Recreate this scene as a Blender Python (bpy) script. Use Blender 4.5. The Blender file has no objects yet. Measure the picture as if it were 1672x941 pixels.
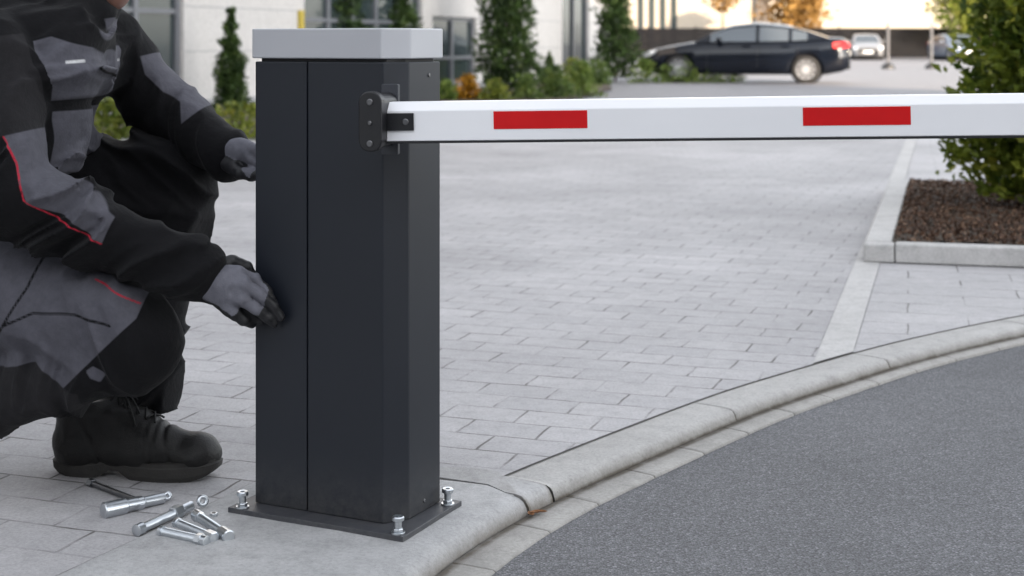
import bpy, bmesh, math, random
import numpy as np
from mathutils import Vector, Matrix

random.seed(7)
RNG = np.random.default_rng(11)
R = math.radians
scene = bpy.context.scene
COL = scene.collection

# ------------------------------------------------------------------ camera
F, H, CX, HY = 2419.0, 0.95, 836.0, 70.0      # focal length in photo pixels, eye height, centre column, horizon row
cam_d = bpy.data.cameras.new("camera")
cam = bpy.data.objects.new("camera", cam_d)
COL.objects.link(cam)
cam.location = (0, 0, H)
cam.rotation_euler = (R(90), 0, 0)
cam_d.sensor_width = 36
cam_d.lens = F / 1672 * 36
cam_d.shift_y = -(470.5 - HY) / 1672
cam_d.clip_start, cam_d.clip_end = 0.05, 2000
cam_d.dof.use_dof = True
cam_d.dof.focus_distance = 2.95
cam_d.dof.aperture_fstop = 5.0
cam_d.dof.aperture_blades = 0
scene.camera = cam

# ------------------------------------------------------------------ light
SUN_EL = R(16)
TS = Vector((0.45, -0.89, 0)).normalized()     # horizontal direction towards the sun
world = bpy.data.worlds.new("World")
scene.world = world
world.use_nodes = True
wn = world.node_tree
for n in list(wn.nodes): wn.nodes.remove(n)
sky = wn.nodes.new("ShaderNodeTexSky")
sky.sky_type = 'NISHITA'
sky.sun_disc = False
sky.sun_elevation = SUN_EL
sky.sun_rotation = math.atan2(TS.x, TS.y)
sky.air_density, sky.dust_density, sky.ozone_density = 1.0, 1.0, 1.0
hs = wn.nodes.new("ShaderNodeHueSaturation")
hs.inputs["Saturation"].default_value = 0.22
bg = wn.nodes.new("ShaderNodeBackground")
bg.inputs["Strength"].default_value = 0.15
wo = wn.nodes.new("ShaderNodeOutputWorld")
wn.links.new(sky.outputs[0], hs.inputs["Color"])
wn.links.new(hs.outputs[0], bg.inputs["Color"])
wn.links.new(bg.outputs[0], wo.inputs["Surface"])
sun_d = bpy.data.lights.new("sun", 'SUN')
sun_d.energy = 3.0
sun_d.angle = R(0.5)
sun_d.color = (1.0, 0.80, 0.60)
sun = bpy.data.objects.new("sun", sun_d)
COL.objects.link(sun)
to_sun = Vector((TS.x * math.cos(SUN_EL), TS.y * math.cos(SUN_EL), math.sin(SUN_EL)))
sun.rotation_euler = to_sun.to_track_quat('Z', 'Y').to_euler()

scene.view_settings.view_transform = 'Standard'
scene.view_settings.look = 'None'
scene.view_settings.exposure = 2.15
scene.view_settings.gamma = 1.0
scene.render.engine = 'CYCLES'
scene.cycles.use_denoising = True
scene.cycles.max_bounces = 6
scene.cycles.sample_clamp_indirect = 6.0

# ------------------------------------------------------------------ helpers
def P(px, py, Y):
    """the place that shows at photo pixel (px, py) when it stands Y metres away"""
    return np.array([(px - CX) * Y / F, Y, H - (py - HY) * Y / F])

def G(px, py, z=0.0):
    """the ground point (height z) under a photo pixel"""
    Y = F * (H - z) / (py - HY)
    return np.array([(px - CX) * Y / F, Y, z])

def tag(o, label=None, cat=None, group=None, kind=None):
    if label: o["label"] = label
    if cat: o["category"] = cat
    if group: o["group"] = group
    if kind: o["kind"] = kind
    return o

def thing(name, label, cat, loc, group=None):
    o = bpy.data.objects.new(name, None)
    o.empty_display_size = 0.1
    COL.objects.link(o)
    o.location = loc
    return tag(o, label, cat, group)

def root_loc(o):
    while o.parent: o = o.parent
    return np.array(o.location)

def link(name, me, parent=None):
    o = bpy.data.objects.new(name, me)
    COL.objects.link(o)
    if parent: o.parent = parent
    return o

def mesh_obj(name, verts, faces, mat, parent=None, smooth=False, bevel=0.0, seg=2, origin=None, attrs=None, sharp=0):
    """verts in world coordinates; the object's origin is its thing's base"""
    v = np.array(verts, dtype=float).reshape(-1, 3)
    if parent is not None: off = root_loc(parent)
    elif origin is not None: off = np.array(origin, float)
    else: off = np.zeros(3)
    me = bpy.data.meshes.new(name)
    me.from_pydata((v - off).tolist(), [], [list(map(int, f)) for f in faces] if not isinstance(faces, np.ndarray) else faces.tolist())
    if mat: me.materials.append(mat)
    if attrs:
        for k, a in attrs.items():
            at = me.attributes.new(k, 'FLOAT', 'POINT')
            at.data.foreach_set("value", np.asarray(a, dtype=np.float32))
    if smooth: me.polygons.foreach_set("use_smooth", [True] * len(me.polygons))
    me.update()
    if smooth and sharp: me.set_sharp_from_angle(angle=R(sharp))
    o = link(name, me, parent)
    if parent is None and origin is not None: o.location = off
    if bevel > 0:
        m = o.modifiers.new("bevel", 'BEVEL')
        m.width, m.segments, m.limit_method, m.angle_limit = bevel, seg, 'ANGLE', R(35)
        m.harden_normals = False
    return o

class MB:
    def __init__(s): s.v, s.f = [], []
    def add(s, verts, faces):
        b = len(s.v)
        s.v += [tuple(map(float, p)) for p in verts]
        s.f += [[i + b for i in f] for f in faces]
        return s
    def prism(s, base, vec):
        """closed polygon (3D points) swept along vec"""
        n = len(base); base = [np.array(p, float) for p in base]; vec = np.array(vec, float)
        nrm = np.zeros(3)
        for i in range(n): nrm += np.cross(base[i], base[(i + 1) % n])
        if nrm @ vec > 0: base = base[::-1]
        vs = base + [p + vec for p in base]
        fs = [list(range(n)), list(range(2 * n - 1, n - 1, -1))]
        fs += [[(i + 1) % n, i, i + n, (i + 1) % n + n] for i in range(n)]
        return s.add(vs, fs)
    def box(s, c, ax, ay, az):
        """centre and three half-axis vectors"""
        c, ax, ay, az = [np.array(q, float) for q in (c, ax, ay, az)]
        return s.prism([c - ax - ay - az, c + ax - ay - az, c + ax + ay - az, c - ax + ay - az], 2 * az)
    def aabb(s, x0, x1, y0, y1, z0, z1):
        return s.prism([(x0, y0, z0), (x1, y0, z0), (x1, y1, z0), (x0, y1, z0)], (0, 0, z1 - z0))
    def tube(s, pts, rad, n=10, cap=True):
        pts = [np.array(p, float) for p in pts]
        rad = list(rad) if hasattr(rad, '__len__') else [rad] * len(pts)
        rings = []; u = None
        for i, p in enumerate(pts):
            t = pts[min(i + 1, len(pts) - 1)] - pts[max(i - 1, 0)]
            if np.linalg.norm(t) < 1e-9: t = pts[-1] - pts[0]
            t = t / np.linalg.norm(t)
            if u is None:
                u = np.cross(t, [0, 0, 1.0]) if abs(t[2]) < .9 else np.cross(t, [1.0, 0, 0])
            u = u - (u @ t) * t; u /= np.linalg.norm(u)
            w = np.cross(t, u)
            rings.append([p + rad[i] * (math.cos(a) * u + math.sin(a) * w) for a in np.linspace(0, 2 * math.pi, n, endpoint=False)])
        vs = [q for r in rings for q in r]; fs = []
        for i in range(len(pts) - 1):
            for j in range(n):
                k = (j + 1) % n
                fs.append([i * n + j, i * n + k, (i + 1) * n + k, (i + 1) * n + j])
        if cap: fs += [list(range(n))[::-1], list(range((len(pts) - 1) * n, len(pts) * n))]
        return s.add(vs, fs)
    def build(s, name, mat, parent=None, **kw):
        return mesh_obj(name, s.v, s.f, mat, parent, **kw)

# ------------------------------------------------------------------ materials
def nodes_of(name):
    m = bpy.data.materials.new(name)
    m.use_nodes = True
    nt = m.node_tree
    return m, nt, nt.nodes["Principled BSDF"]

def NN(nt, t, **inp):
    n = nt.nodes.new(t)
    for k, v in inp.items():
        n.inputs[k].default_value = v
    return n

def ramp(nt, src, stops):
    r = nt.nodes.new("ShaderNodeValToRGB")
    e = r.color_ramp.elements
    while len(e) < len(stops): e.new(0.5)
    for i, (p, c) in enumerate(stops):
        e[i].position = p
        e[i].color = (c, c, c, 1) if not hasattr(c, '__len__') else (*c, 1)
    nt.links.new(src, r.inputs[0])
    return r.outputs[0]

def mixc(nt, fac, a, b, mode='MIX'):
    m = nt.nodes.new("ShaderNodeMix")
    m.data_type = 'RGBA'; m.blend_type = mode
    for sock, val in ((m.inputs[0], fac), (m.inputs[6], a), (m.inputs[7], b)):
        if isinstance(val, bpy.types.NodeSocket): nt.links.new(val, sock)
        elif hasattr(val, '__len__'): sock.default_value = (*val, 1) if len(val) == 3 else val
        else: sock.default_value = val
    return m.outputs[2]

def math_n(nt, op, a, b=0.0, clamp=False):
    m = nt.nodes.new("ShaderNodeMath"); m.operation = op; m.use_clamp = clamp
    for i, v in ((0, a), (1, b)):
        if isinstance(v, bpy.types.NodeSocket): nt.links.new(v, m.inputs[i])
        else: m.inputs[i].default_value = v
    return m.outputs[0]

def coords(nt, rot=0.0, scale=(1, 1, 1), loc=(0, 0, 0)):
    tc = nt.nodes.new("ShaderNodeTexCoord")
    mp = nt.nodes.new("ShaderNodeMapping")
    mp.inputs["Rotation"].default_value = (0, 0, rot)
    mp.inputs["Scale"].default_value = scale
    mp.inputs["Location"].default_value = loc
    nt.links.new(tc.outputs["Object"], mp.inputs["Vector"])
    return mp.outputs[0]

def noise(nt, vec, scale, detail=4.0, rough=0.55):
    n = NN(nt, "ShaderNodeTexNoise", Scale=scale, Detail=detail, Roughness=rough)
    nt.links.new(vec, n.inputs["Vector"])
    return n.outputs[0]

def bump(nt, b, height, dist, strength=1.0, prev=None):
    n = NN(nt, "ShaderNodeBump", Strength=strength, Distance=dist)
    nt.links.new(height, n.inputs["Height"])
    if prev is not None: nt.links.new(prev, n.inputs["Normal"])
    nt.links.new(n.outputs[0], b.inputs["Normal"])
    return n.outputs[0]

def simple(name, c, rough=0.5, metal=0.0, var=0.0, vscale=8.0, bscale=0, bdist=0.0005, spec=0.5, coat=0.0):
    m, nt, b = nodes_of(name)
    b.inputs["Base Color"].default_value = (*c, 1)
    b.inputs["Roughness"].default_value = rough
    b.inputs["Metallic"].default_value = metal
    b.inputs["Specular IOR Level"].default_value = spec
    b.inputs["Coat Weight"].default_value = coat
    b.inputs["Coat Roughness"].default_value = 0.05
    v = coords(nt)
    if var:
        k = ramp(nt, noise(nt, v, vscale), [(0.3, 1 - var), (0.7, 1 + var)])
        nt.links.new(mixc(nt, 1.0, c, k, 'MULTIPLY'), b.inputs["Base Color"])
        nt.links.new(math_n(nt, 'ADD', rough - 0.06, math_n(nt, 'MULTIPLY', noise(nt, v, vscale * 2.3), 0.12)), b.inputs["Roughness"])
    if bscale: bump(nt, b, noise(nt, v, bscale, 2.0), bdist)
    return m

PAV_ROT = R(-19)
def paver_mat(name, c1, c2, joint, rot, bw, rh, mortar=0.0034, off=0.5):
    m, nt, b = nodes_of(name)
    v0 = coords(nt)
    nz = NN(nt, "ShaderNodeTexNoise", Scale=9.0, Detail=2.0)
    nt.links.new(v0, nz.inputs["Vector"])
    wob = nt.nodes.new("ShaderNodeVectorMath"); wob.operation = 'MULTIPLY_ADD'
    nt.links.new(nz.outputs["Color"], wob.inputs[0]); wob.inputs[1].default_value = (0.013, 0.013, 0); nt.links.new(v0, wob.inputs[2])
    mp = nt.nodes.new("ShaderNodeMapping"); mp.vector_type = 'POINT'
    mp.inputs["Rotation"].default_value = (0, 0, -rot)
    nt.links.new(wob.outputs[0], mp.inputs["Vector"])
    br = nt.nodes.new("ShaderNodeTexBrick")
    br.offset = off
    for k, val in (("Scale", 1.0), ("Mortar Size", mortar), ("Mortar Smooth", 0.35), ("Bias", 0.0), ("Brick Width", bw), ("Row Height", rh)):
        br.inputs[k].default_value = val
    br.inputs["Color1"].default_value = (*c1, 1); br.inputs["Color2"].default_value = (*c2, 1); br.inputs["Mortar"].default_value = (*joint, 1)
    nt.links.new(mp.outputs[0], br.inputs["Vector"])
    # only stretches of the joints are open, the rest is filled flush with pale sand
    openj = ramp(nt, noise(nt, v0, 6.0, 3.0), [(0.42, 0.12), (0.62, 1.0)])
    fac = math_n(nt, 'MULTIPLY', br.outputs["Fac"], openj)
    stone = mixc(nt, 0.25, br.outputs["Color"], c1)
    base = mixc(nt, fac, mixc(nt, br.outputs["Fac"], stone, tuple(0.5 * (a + q) for a, q in zip(c1, c2))), joint)
    stain = ramp(nt, noise(nt, v0, 1.3, 5.0, 0.6), [(0.30, 0.84), (0.55, 1.0), (0.75, 1.08)])
    grain = ramp(nt, noise(nt, v0, 130.0, 4.0, 0.8), [(0.28, 0.72), (0.5, 1.0), (0.72, 1.20)])
    mott = ramp(nt, noise(nt, v0, 22.0, 6.0, 0.7), [(0.28, 0.84), (0.5, 1.0), (0.72, 1.10)])
    big = ramp(nt, noise(nt, v0, 0.45, 3.0, 0.5), [(0.35, 0.90), (0.50, 1.0), (0.68, 1.14)])
    base = mixc(nt, 1.0, base, big, 'MULTIPLY')
    c = mixc(nt, 1.0, mixc(nt, 1.0, mixc(nt, 1.0, base, stain, 'MULTIPLY'), grain, 'MULTIPLY'), mott, 'MULTIPLY')
    nt.links.new(c, b.inputs["Base Color"])
    b.inputs["Roughness"].default_value = 0.78
    hgt = math_n(nt, 'MULTIPLY', fac, -1.0)
    n1 = bump(nt, b, hgt, 0.004)
    bump(nt, b, noise(nt, v0, 180.0, 4.0, 0.7), 0.0016, 0.7, n1)
    return m

def concrete_mat(name, c, stain=0.14, bs=0.0014, dirt=None):
    m, nt, b = nodes_of(name)
    v = coords(nt)
    s1 = ramp(nt, noise(nt, v, 3.0, 6.0, 0.65), [(0.28, 1 - stain), (0.72, 1 + stain * 0.6)])
    s2 = ramp(nt, noise(nt, v, 120.0, 5.0, 0.8), [(0.28, 0.74), (0.5, 1.0), (0.72, 1.18)])
    s3 = ramp(nt, noise(nt, v, 17.0, 6.0, 0.75), [(0.3, 0.80), (0.5, 1.0), (0.7, 1.08)])
    col = mixc(nt, 1.0, mixc(nt, 1.0, mixc(nt, 1.0, c, s1, 'MULTIPLY'), s2, 'MULTIPLY'), s3, 'MULTIPLY')
    pits = NN(nt, "ShaderNodeTexVoronoi", Scale=55.0)
    nt.links.new(v, pits.inputs["Vector"])
    pt = ramp(nt, pits.outputs["Distance"], [(0.03, 0.55), (0.09, 1.0)])
    col = mixc(nt, 1.0, col, pt, 'MULTIPLY')
    if dirt:
        at = nt.nodes.new("ShaderNodeAttribute"); at.attribute_name = "dirt"
        k = math_n(nt, 'MULTIPLY', at.outputs["Fac"], ramp(nt, noise(nt, v, 14.0, 5.0, 0.7), [(0.25, 0.45), (0.6, 1.0)]), True)
        col = mixc(nt, k, col, dirt)
    nt.links.new(col, b.inputs["Base Color"])
    b.inputs["Roughness"].default_value = 0.85
    bump(nt, b, noise(nt, v, 150.0, 5.0, 0.7), bs, 0.8)
    return m

def asphalt_mat(name, c=0.10, scale=1.0):
    m, nt, b = nodes_of(name)
    v = coords(nt)
    vo = NN(nt, "ShaderNodeTexVoronoi", Scale=230.0 * scale)
    nt.links.new(v, vo.inputs["Vector"])
    sp = nt.nodes.new("ShaderNodeSeparateColor"); nt.links.new(vo.outputs["Color"], sp.inputs[0])
    tone = ramp(nt, sp.outputs[0], [(0.0, 0.66), (0.55, 0.97), (0.9, 1.28), (1.0, 1.9)])
    gap = ramp(nt, vo.outputs["Distance"], [(0.35, 1.0), (0.75, 0.45)])
    st = mixc(nt, 1.0, ramp(nt, noise(nt, v, 1.1, 5.0, 0.6), [(0.3, 0.84), (0.7, 1.12)]), ramp(nt, noise(nt, v, 14.0, 5.0, 0.7), [(0.3, 0.90), (0.7, 1.08)]), 'MULTIPLY')
    col = mixc(nt, 1.0, mixc(nt, 1.0, mixc(nt, 1.0, (c * 0.98, c * 0.985, c * 1.06), tone, 'MULTIPLY'), gap, 'MULTIPLY'), st, 'MULTIPLY')
    nt.links.new(col, b.inputs["Base Color"])
    b.inputs["Roughness"].default_value = 0.75
    n1 = bump(nt, b, math_n(nt, 'MULTIPLY', vo.outputs["Distance"], -1.0), 0.002, 0.6)
    bump(nt, b, noise(nt, v, 70.0 * scale, 4.0, 0.7), 0.003, 0.6, n1)
    return m

def leaf_mat(name, c1, c2, c3=None, trans=0.25):
    m, nt, b = nodes_of(name)
    at = nt.nodes.new("ShaderNodeAttribute"); at.attribute_name = "tint"
    stops = [(0.0, c1), (1.0, c2)] if c3 is None else [(0.0, c1), (0.6, c2), (1.0, c3)]
    col = ramp(nt, at.outputs["Fac"], stops)
    nt.links.new(col, b.inputs["Base Color"])
    b.inputs["Roughness"].default_value = 0.55
    b.inputs["Specular IOR Level"].default_value = 0.3
    tr = nt.nodes.new("ShaderNodeBsdfTranslucent")
    nt.links.new(col, tr.inputs["Color"])
    mx = nt.nodes.new("ShaderNodeMixShader"); mx.inputs[0].default_value = trans
    nt.links.new(b.outputs[0], mx.inputs[1]); nt.links.new(tr.outputs[0], mx.inputs[2])
    nt.links.new(mx.outputs[0], nt.nodes["Material Output"].inputs["Surface"])
    return m

def glass_mat(name, c, rough=0.05):
    m = simple(name, c, rough, 0.0, spec=1.0)
    return m

M = {}
M['pavers'] = paver_mat("grey_pavers", (0.414, 0.403, 0.409), (0.358, 0.350, 0.358), (0.14, 0.132, 0.125), PAV_ROT, 0.20, 0.13)
M['slabs'] = paver_mat("pale_slabs", (0.452, 0.440, 0.446), (0.405, 0.395, 0.402), (0.17, 0.16, 0.15), R(-15), 0.40, 0.20)
M['edging'] = concrete_mat("pale_edging", (0.475, 0.465, 0.455), 0.12)
M['concrete'] = concrete_mat("poured_concrete", (0.42, 0.417, 0.418), 0.16, 0.0022, dirt=(0.14, 0.12, 0.095))
M['kerbstone'] = concrete_mat("kerb_concrete", (0.42, 0.41, 0.398), 0.14, 0.0018, dirt=(0.105, 0.09, 0.072))
M['gutter'] = concrete_mat("gutter_concrete", (0.365, 0.353, 0.335), 0.16, 0.0018, dirt=(0.10, 0.085, 0.068))
M['asphalt'] = asphalt_mat("worn_asphalt", 0.145)
M['lot'] = asphalt_mat("parking_asphalt", 0.26, 0.4)
M['sand'] = concrete_mat("joint_sand", (0.26, 0.25, 0.235), 0.3, 0.003)
M['soil'] = concrete_mat("bed_soil", (0.06, 0.045, 0.03), 0.3, 0.01)
M['body'] = simple("anthracite_powder_coat", (0.0095, 0.0122, 0.0190), 0.45, 0.0, 0.05, 3.0, 900, 0.00004, 0.45)
M['plate'] = simple("grey_painted_plate", (0.036, 0.039, 0.048), 0.5, 0.0, 0.10, 14.0, 600, 0.00006)
M['cap'] = simple("silver_grey_paint", (0.44, 0.445, 0.47), 0.42, 0.0, 0.03, 4.0, 900, 0.00003)
M['white'] = simple("white_boom_paint", (0.86, 0.86, 0.88), 0.33, 0.0, 0.03, 3.0)
M['red'] = simple("red_reflective_tape", (0.60, 0.007, 0.009), 0.4, 0.0, 0.05, 20.0, spec=0.3)
M['rubber'] = simple("black_rubber", (0.012, 0.012, 0.014), 0.6)
M['bracket'] = simple("black_cast_bracket", (0.007, 0.007, 0.009), 0.42, 0.0, 0.1, 30.0, 500, 0.0001)
M['zinc'] = simple("zinc_plated_steel", (0.60, 0.63, 0.66), 0.32, 1.0, 0.06, 30.0)
M['steel_dark'] = simple("dark_steel", (0.20, 0.205, 0.215), 0.35, 1.0, 0.15, 60.0)
M['screw'] = simple("dull_screw", (0.16, 0.16, 0.165), 0.4, 1.0)

def add_dust(m, top, c, amount):
    """splashed grit low on the cabinet and its plate"""
    nt = m.node_tree; b = nt.nodes["Principled BSDF"]
    old = b.inputs["Base Color"].links[0].from_socket
    ge = nt.nodes.new("ShaderNodeNewGeometry"); sp = nt.nodes.new("ShaderNodeSeparateXYZ")
    nt.links.new(ge.outputs["Position"], sp.inputs[0])
    v = coords(nt)
    h = math_n(nt, 'SUBTRACT', 1.0, math_n(nt, 'DIVIDE', sp.outputs[2], top), True)
    k = math_n(nt, 'MULTIPLY', math_n(nt, 'MULTIPLY', h, h), ramp(nt, noise(nt, v, 45.0, 6.0, 0.8), [(0.35, 0.15), (0.7, 1.0)]))
    nt.links.new(mixc(nt, math_n(nt, 'MULTIPLY', k, amount, True), old, c), b.inputs["Base Color"])
add_dust(M['body'], 0.16, (0.20, 0.185, 0.165), 0.30)
add_dust(M['plate'], 0.05, (0.22, 0.205, 0.185), 0.35)

# ------------------------------------------------------------------ ground: one curve (the outer top edge of the kerb) rules pad, kerb, gutter and road
def smooth_curve(pts, step):
    pts = np.array(pts, float)
    out = []
    p = np.vstack([2 * pts[0] - pts[1], pts, 2 * pts[-1] - pts[-2]])
    for i in range(1, len(p) - 2):
        for t in np.linspace(0, 1, 24, endpoint=False):
            a, b_, c, d = p[i - 1], p[i], p[i + 1], p[i + 2]
            out.append(0.5 * ((2 * b_) + (-a + c) * t + (2 * a - 5 * b_ + 4 * c - d) * t * t + (-a + 3 * b_ - 3 * c + d) * t ** 3))
    out.append(pts[-1]); out = np.array(out)
    for _ in range(900): out[1:-1] = 0.25 * out[:-2] + 0.5 * out[1:-1] + 0.25 * out[2:]
    L = np.concatenate([[0], np.cumsum(np.linalg.norm(np.diff(out, axis=0), axis=1))])
    s = np.arange(0, L[-1], step)
    return np.stack([np.interp(s, L, out[:, k]) for k in (0, 1)], 1)

pad_px = [(665, 941), (700, 906), (800, 846), (865, 812)]
back_px = [(819, 778), (920, 737.5), (1054, 686), (1148, 650), (1213, 627), (1300, 605), (1411, 569), (1496, 549), (1672, 513)]
bk_ = np.array([G(*p)[:2] for p in back_px]); bt_ = np.gradient(bk_, axis=0); bt_ /= np.linalg.norm(bt_, axis=1)[:, None]
edge_pts = [(-0.46, 1.55), (-0.27, 2.25)] + [tuple(G(*p)[:2]) for p in pad_px] + [tuple(b + 0.128 * np.array([t[1], -t[0]])) for b, t in zip(bk_, bt_)] + [(2.75, 5.78), (4.4, 6.6), (7.5, 7.6), (14, 9.0)]
STEP = 0.02
E = smooth_curve(edge_pts, STEP)
T = np.gradient(E, axis=0); T /= np.linalg.norm(T, axis=1)[:, None]
NRM = np.stack([T[:, 1], -T[:, 0]], 1)            # points out to the road
S = np.arange(len(E)) * STEP

def s_at(px, py):
    g = G(px, py)[:2]
    return S[np.argmin(np.linalg.norm(E - g, axis=1))]

def sweep(name, prof, s0, s1, mat, kind='structure', joints=(), depth=0.007, half=0.0028, dirtf=None, wig=0.0):
    """sweep a profile [(outward offset, z)] along the edge; joints are grooves across it"""
    st = list(S[(S > s0 + 0.004) & (S < s1 - 0.004)])
    for j in joints:
        st = [q for q in st if abs(q - j) > half * 1.6]
        st += [j - half * 1.3, j - half * 0.8, j + half * 0.8, j + half * 1.3]
    st = np.array(sorted(st + [s0, s1]))
    e = np.stack([np.interp(st, S, E[:, k]) for k in (0, 1)], 1)
    n = np.stack([np.interp(st, S, NRM[:, k]) for k in (0, 1)], 1)
    dip = np.zeros(len(st))
    for j in joints: dip[np.abs(st - j) <= half] = depth
    V, dirt = [], []
    m = len(prof)
    for i in range(len(st)):
        for q, pr in enumerate(prof):
            o, z = pr[0], pr[1]
            if callable(o): o = o(st[i])
            if callable(z): z = z(st[i])
            w = wig * math.sin(st[i] * 37 + q * 3) * math.sin(st[i] * 13.7 + q)
            V.append((e[i, 0] + n[i, 0] * (o + w), e[i, 1] + n[i, 1] * (o + w), z - dip[i] + 0.4 * w))
            dirt.append((pr[2] if len(pr) > 2 else 0.0) + (1.2 if dip[i] > 0 else 0))
    Fc = [[i * m + q, i * m + q + 1, (i + 1) * m + q + 1, (i + 1) * m + q] for i in range(len(st) - 1) for q in range(m - 1)]
    Fc += [list(range(m)), [(len(st) - 1) * m + q for q in range(m)][::-1]]
    o = mesh_obj(name, V, Fc, mat, smooth=True, attrs={"dirt": dirt})
    return tag(o, kind=kind)

s_pad = s_at(868, 814)       # joint between pad and transition stone
s_end = s_at(902, 795)       # joint between transition stone and first kerb stone
S_END = S[-1] - 0.05
gw = lambda s: 0.104 - 0.038 * min(1, max(0, (s - 0.9) / 2.5))
zk = lambda s: -0.031 + 0.005 * min(1, max(0, (s - 1.2) / 2.2))
prof_out = lambda inner: [(inner, -0.06), (inner, -0.003), (inner + 0.006, 0.0), (-0.05, 0.001), (-0.016, -0.0005, .05), (-0.006, -0.004, .12), (0.000, -0.011, .3),
                          (0.004, lambda s: zk(s) * 0.78, .6), (0.006, lambda s: zk(s) - 0.003, 1.4), (0.008, -0.06, 1.4)]
kj = [s_end + 0.004 + k * 0.82 for k in range(1, 16)]
sweep("kerb", prof_out(-0.125), s_end + 0.003, S_END, M['kerbstone'], joints=kj, depth=0.004, half=0.002, wig=0.0006)
gj = []
q = 0.12
while q < S_END - 0.1:
    gj.append(q); q += 0.235 + 0.02 * math.sin(q * 11)
sweep("gutter", [(0.0075, -0.08, 1.), (0.008, lambda s: zk(s) - 0.0005, 1.0), (0.017, lambda s: zk(s) - 0.001, 1.2), (0.030, lambda s: zk(s) + 0.000, .35), (lambda s: gw(s) * .66, lambda s: zk(s) - 0.001, .1),
                 (lambda s: gw(s) - .005, lambda s: zk(s) - 0.002, .1), (gw, lambda s: zk(s) - 0.005, .3), (lambda s: gw(s) + .001, -0.08)], 0.0, S_END, M['gutter'], joints=gj, depth=0.004, half=0.0018, wig=0.0008)
# cracked dirt seam between pavers and kerb lies in a sand bed under both
# concrete pad: inner side follows the paver joint, outer side the edge curve
U = np.array([math.cos(R(-26)), math.sin(R(-26))])      # along the cabinet's wide face
Vv = np.array([-U[1], U[0]])                            # along its narrow face, away from the viewer
pad_prof = [(-0.03, 0.0015), (-0.018, -0.001, .05), (-0.007, -0.008, .15), (0.0, -0.019, .5), (0.004, -0.032, .9), (0.008, -0.06, 1.1)]
sel = S[S < s_pad - 0.003]
rows = []
pad_in = [G(70, 960)[:2], G(240, 872)[:2], G(419, 786)[:2], G(560, 776)[:2], G(705, 782.2)[:2], G(797, 795.0)[:2], E[int(s_pad / STEP)] - NRM[int(s_pad / STEP)] * 0.055]
pav_in = pad_in[:3] + [G(560, 773)[:2], G(690, 764)[:2], G(775, 767)[:2], G(812, 773)[:2]]
pad_in[0] = np.array([-1.1, 2.0])
def vnoise2(q): return 0.5 + 0.5 * math.sin(q * 1.7) * math.sin(q * 0.61 + 1.3)
def along(poly, t):
    poly = np.array(poly); L = np.concatenate([[0], np.cumsum(np.linalg.norm(np.diff(poly, axis=0), axis=1))])
    return np.array([np.interp(t * L[-1], L, poly[:, k]) for k in (0, 1)])
Vp, Fp, dp = [], [], []
nin = 14
sp_ = np.linspace(0, s_pad - 0.003, 110)
for s in sp_:
    e = np.array([np.interp(s, S, E[:, k]) for k in (0, 1)]); n = np.array([np.interp(s, S, NRM[:, k]) for k in (0, 1)])
    a = along(pad_in, s / sp_[-1]); c = e + n * (-0.03)
    Vp.append((a[0] + 0.006 * (vnoise2(s * 9) - .5), a[1] + 0.02 * (vnoise2(s * 13 + 7) - .5), 0.0006)); dp.append(0.5)
    for k in range(nin):
        t = (0, .004, .012, .03, .06, .1, .18, .27, .37, .48, .6, .72, .83, .92)[k]
        g = a * (1 - t) + c * t
        Vp.append((g[0], g[1], 0.0012 + 0.0030 * min(1, t * 25) + 0.0010 * math.sin(g[0] * 23) * math.sin(g[1] * 17))); dp.append(0.25 if k == 0 else 0)
    for pr in pad_prof:
        w = 0.0018 * math.sin(s * 41) * math.sin(s * 17.3)
        Vp.append((e[0] + n[0] * (pr[0] + w), e[1] + n[1] * (pr[0] + w), pr[1])); dp.append(pr[2] if len(pr) > 2 else 0)
mm = 1 + nin + len(pad_prof)
for i in range(len(sp_) - 1):
    for q in range(mm - 1):
        Fp.append([i * mm + q, i * mm + q + 1, (i + 1) * mm + q + 1, (i + 1) * mm + q])
Fp.append([(len(sp_) - 1) * mm + q for q in range(mm)][::-1])
tag(mesh_obj("concrete_pad", Vp, Fp, M['concrete'], smooth=True, attrs={"dirt": dp}), kind='structure')

# long transition stone between the pad and the first kerb stone
so = np.linspace(s_pad + 0.003, s_end - 0.003, 10)
eo = np.stack([np.interp(so, S, E[:, k]) for k in (0, 1)], 1); no = np.stack([np.interp(so, S, NRM[:, k]) for k in (0, 1)], 1)
inner = [eo[0] - no[0] * 0.055, G(797, 794)[:2], G(705, 781)[:2], G(560, 773)[:2], G(690, 765)[:2], G(775, 767.5)[:2], G(812, 773)[:2], eo[-1] - no[-1] * 0.125]
tv, tf, td_ = [], [], []
for a in range(10):
    for (o_, z_, d_) in ((-0.030, 0.0045, 0), (-0.016, 0.002, .1), (-0.006, -0.006, .2), (0.002, -0.019, .6), (0.005, -0.034, 1), (0.006, -0.06, 1.2)):
        tv.append((*(eo[a] + no[a] * o_), z_)); td_.append(d_ + (0.5 if a in (0, 9) else 0))
tf = [[a * 6 + q, a * 6 + q + 1, (a + 1) * 6 + q + 1, (a + 1) * 6 + q] for a in range(9) for q in range(5)]
nb = len(tv)
tv += [(q[0], q[1], 0.0045) for q in inner] + [(q[0], q[1], -0.03) for q in inner]; td_ += [0.2] * 8 + [1.3] * 8
tf.append([nb + 7 - k for k in range(8)] + [a * 6 for a in range(10)])
tf += [[nb + k, nb + k + 1, nb + k + 9, nb + k + 8] for k in range(7)]
tf += [[a for a in range(6)] + [nb + 8, nb], [nb + 7, nb + 15] + [54 + 5 - a for a in range(6)]]
tag(mesh_obj("kerb_transition", tv, tf, M['concrete'], smooth=True, attrs={"dirt": td_}, sharp=40), kind='structure')

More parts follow.
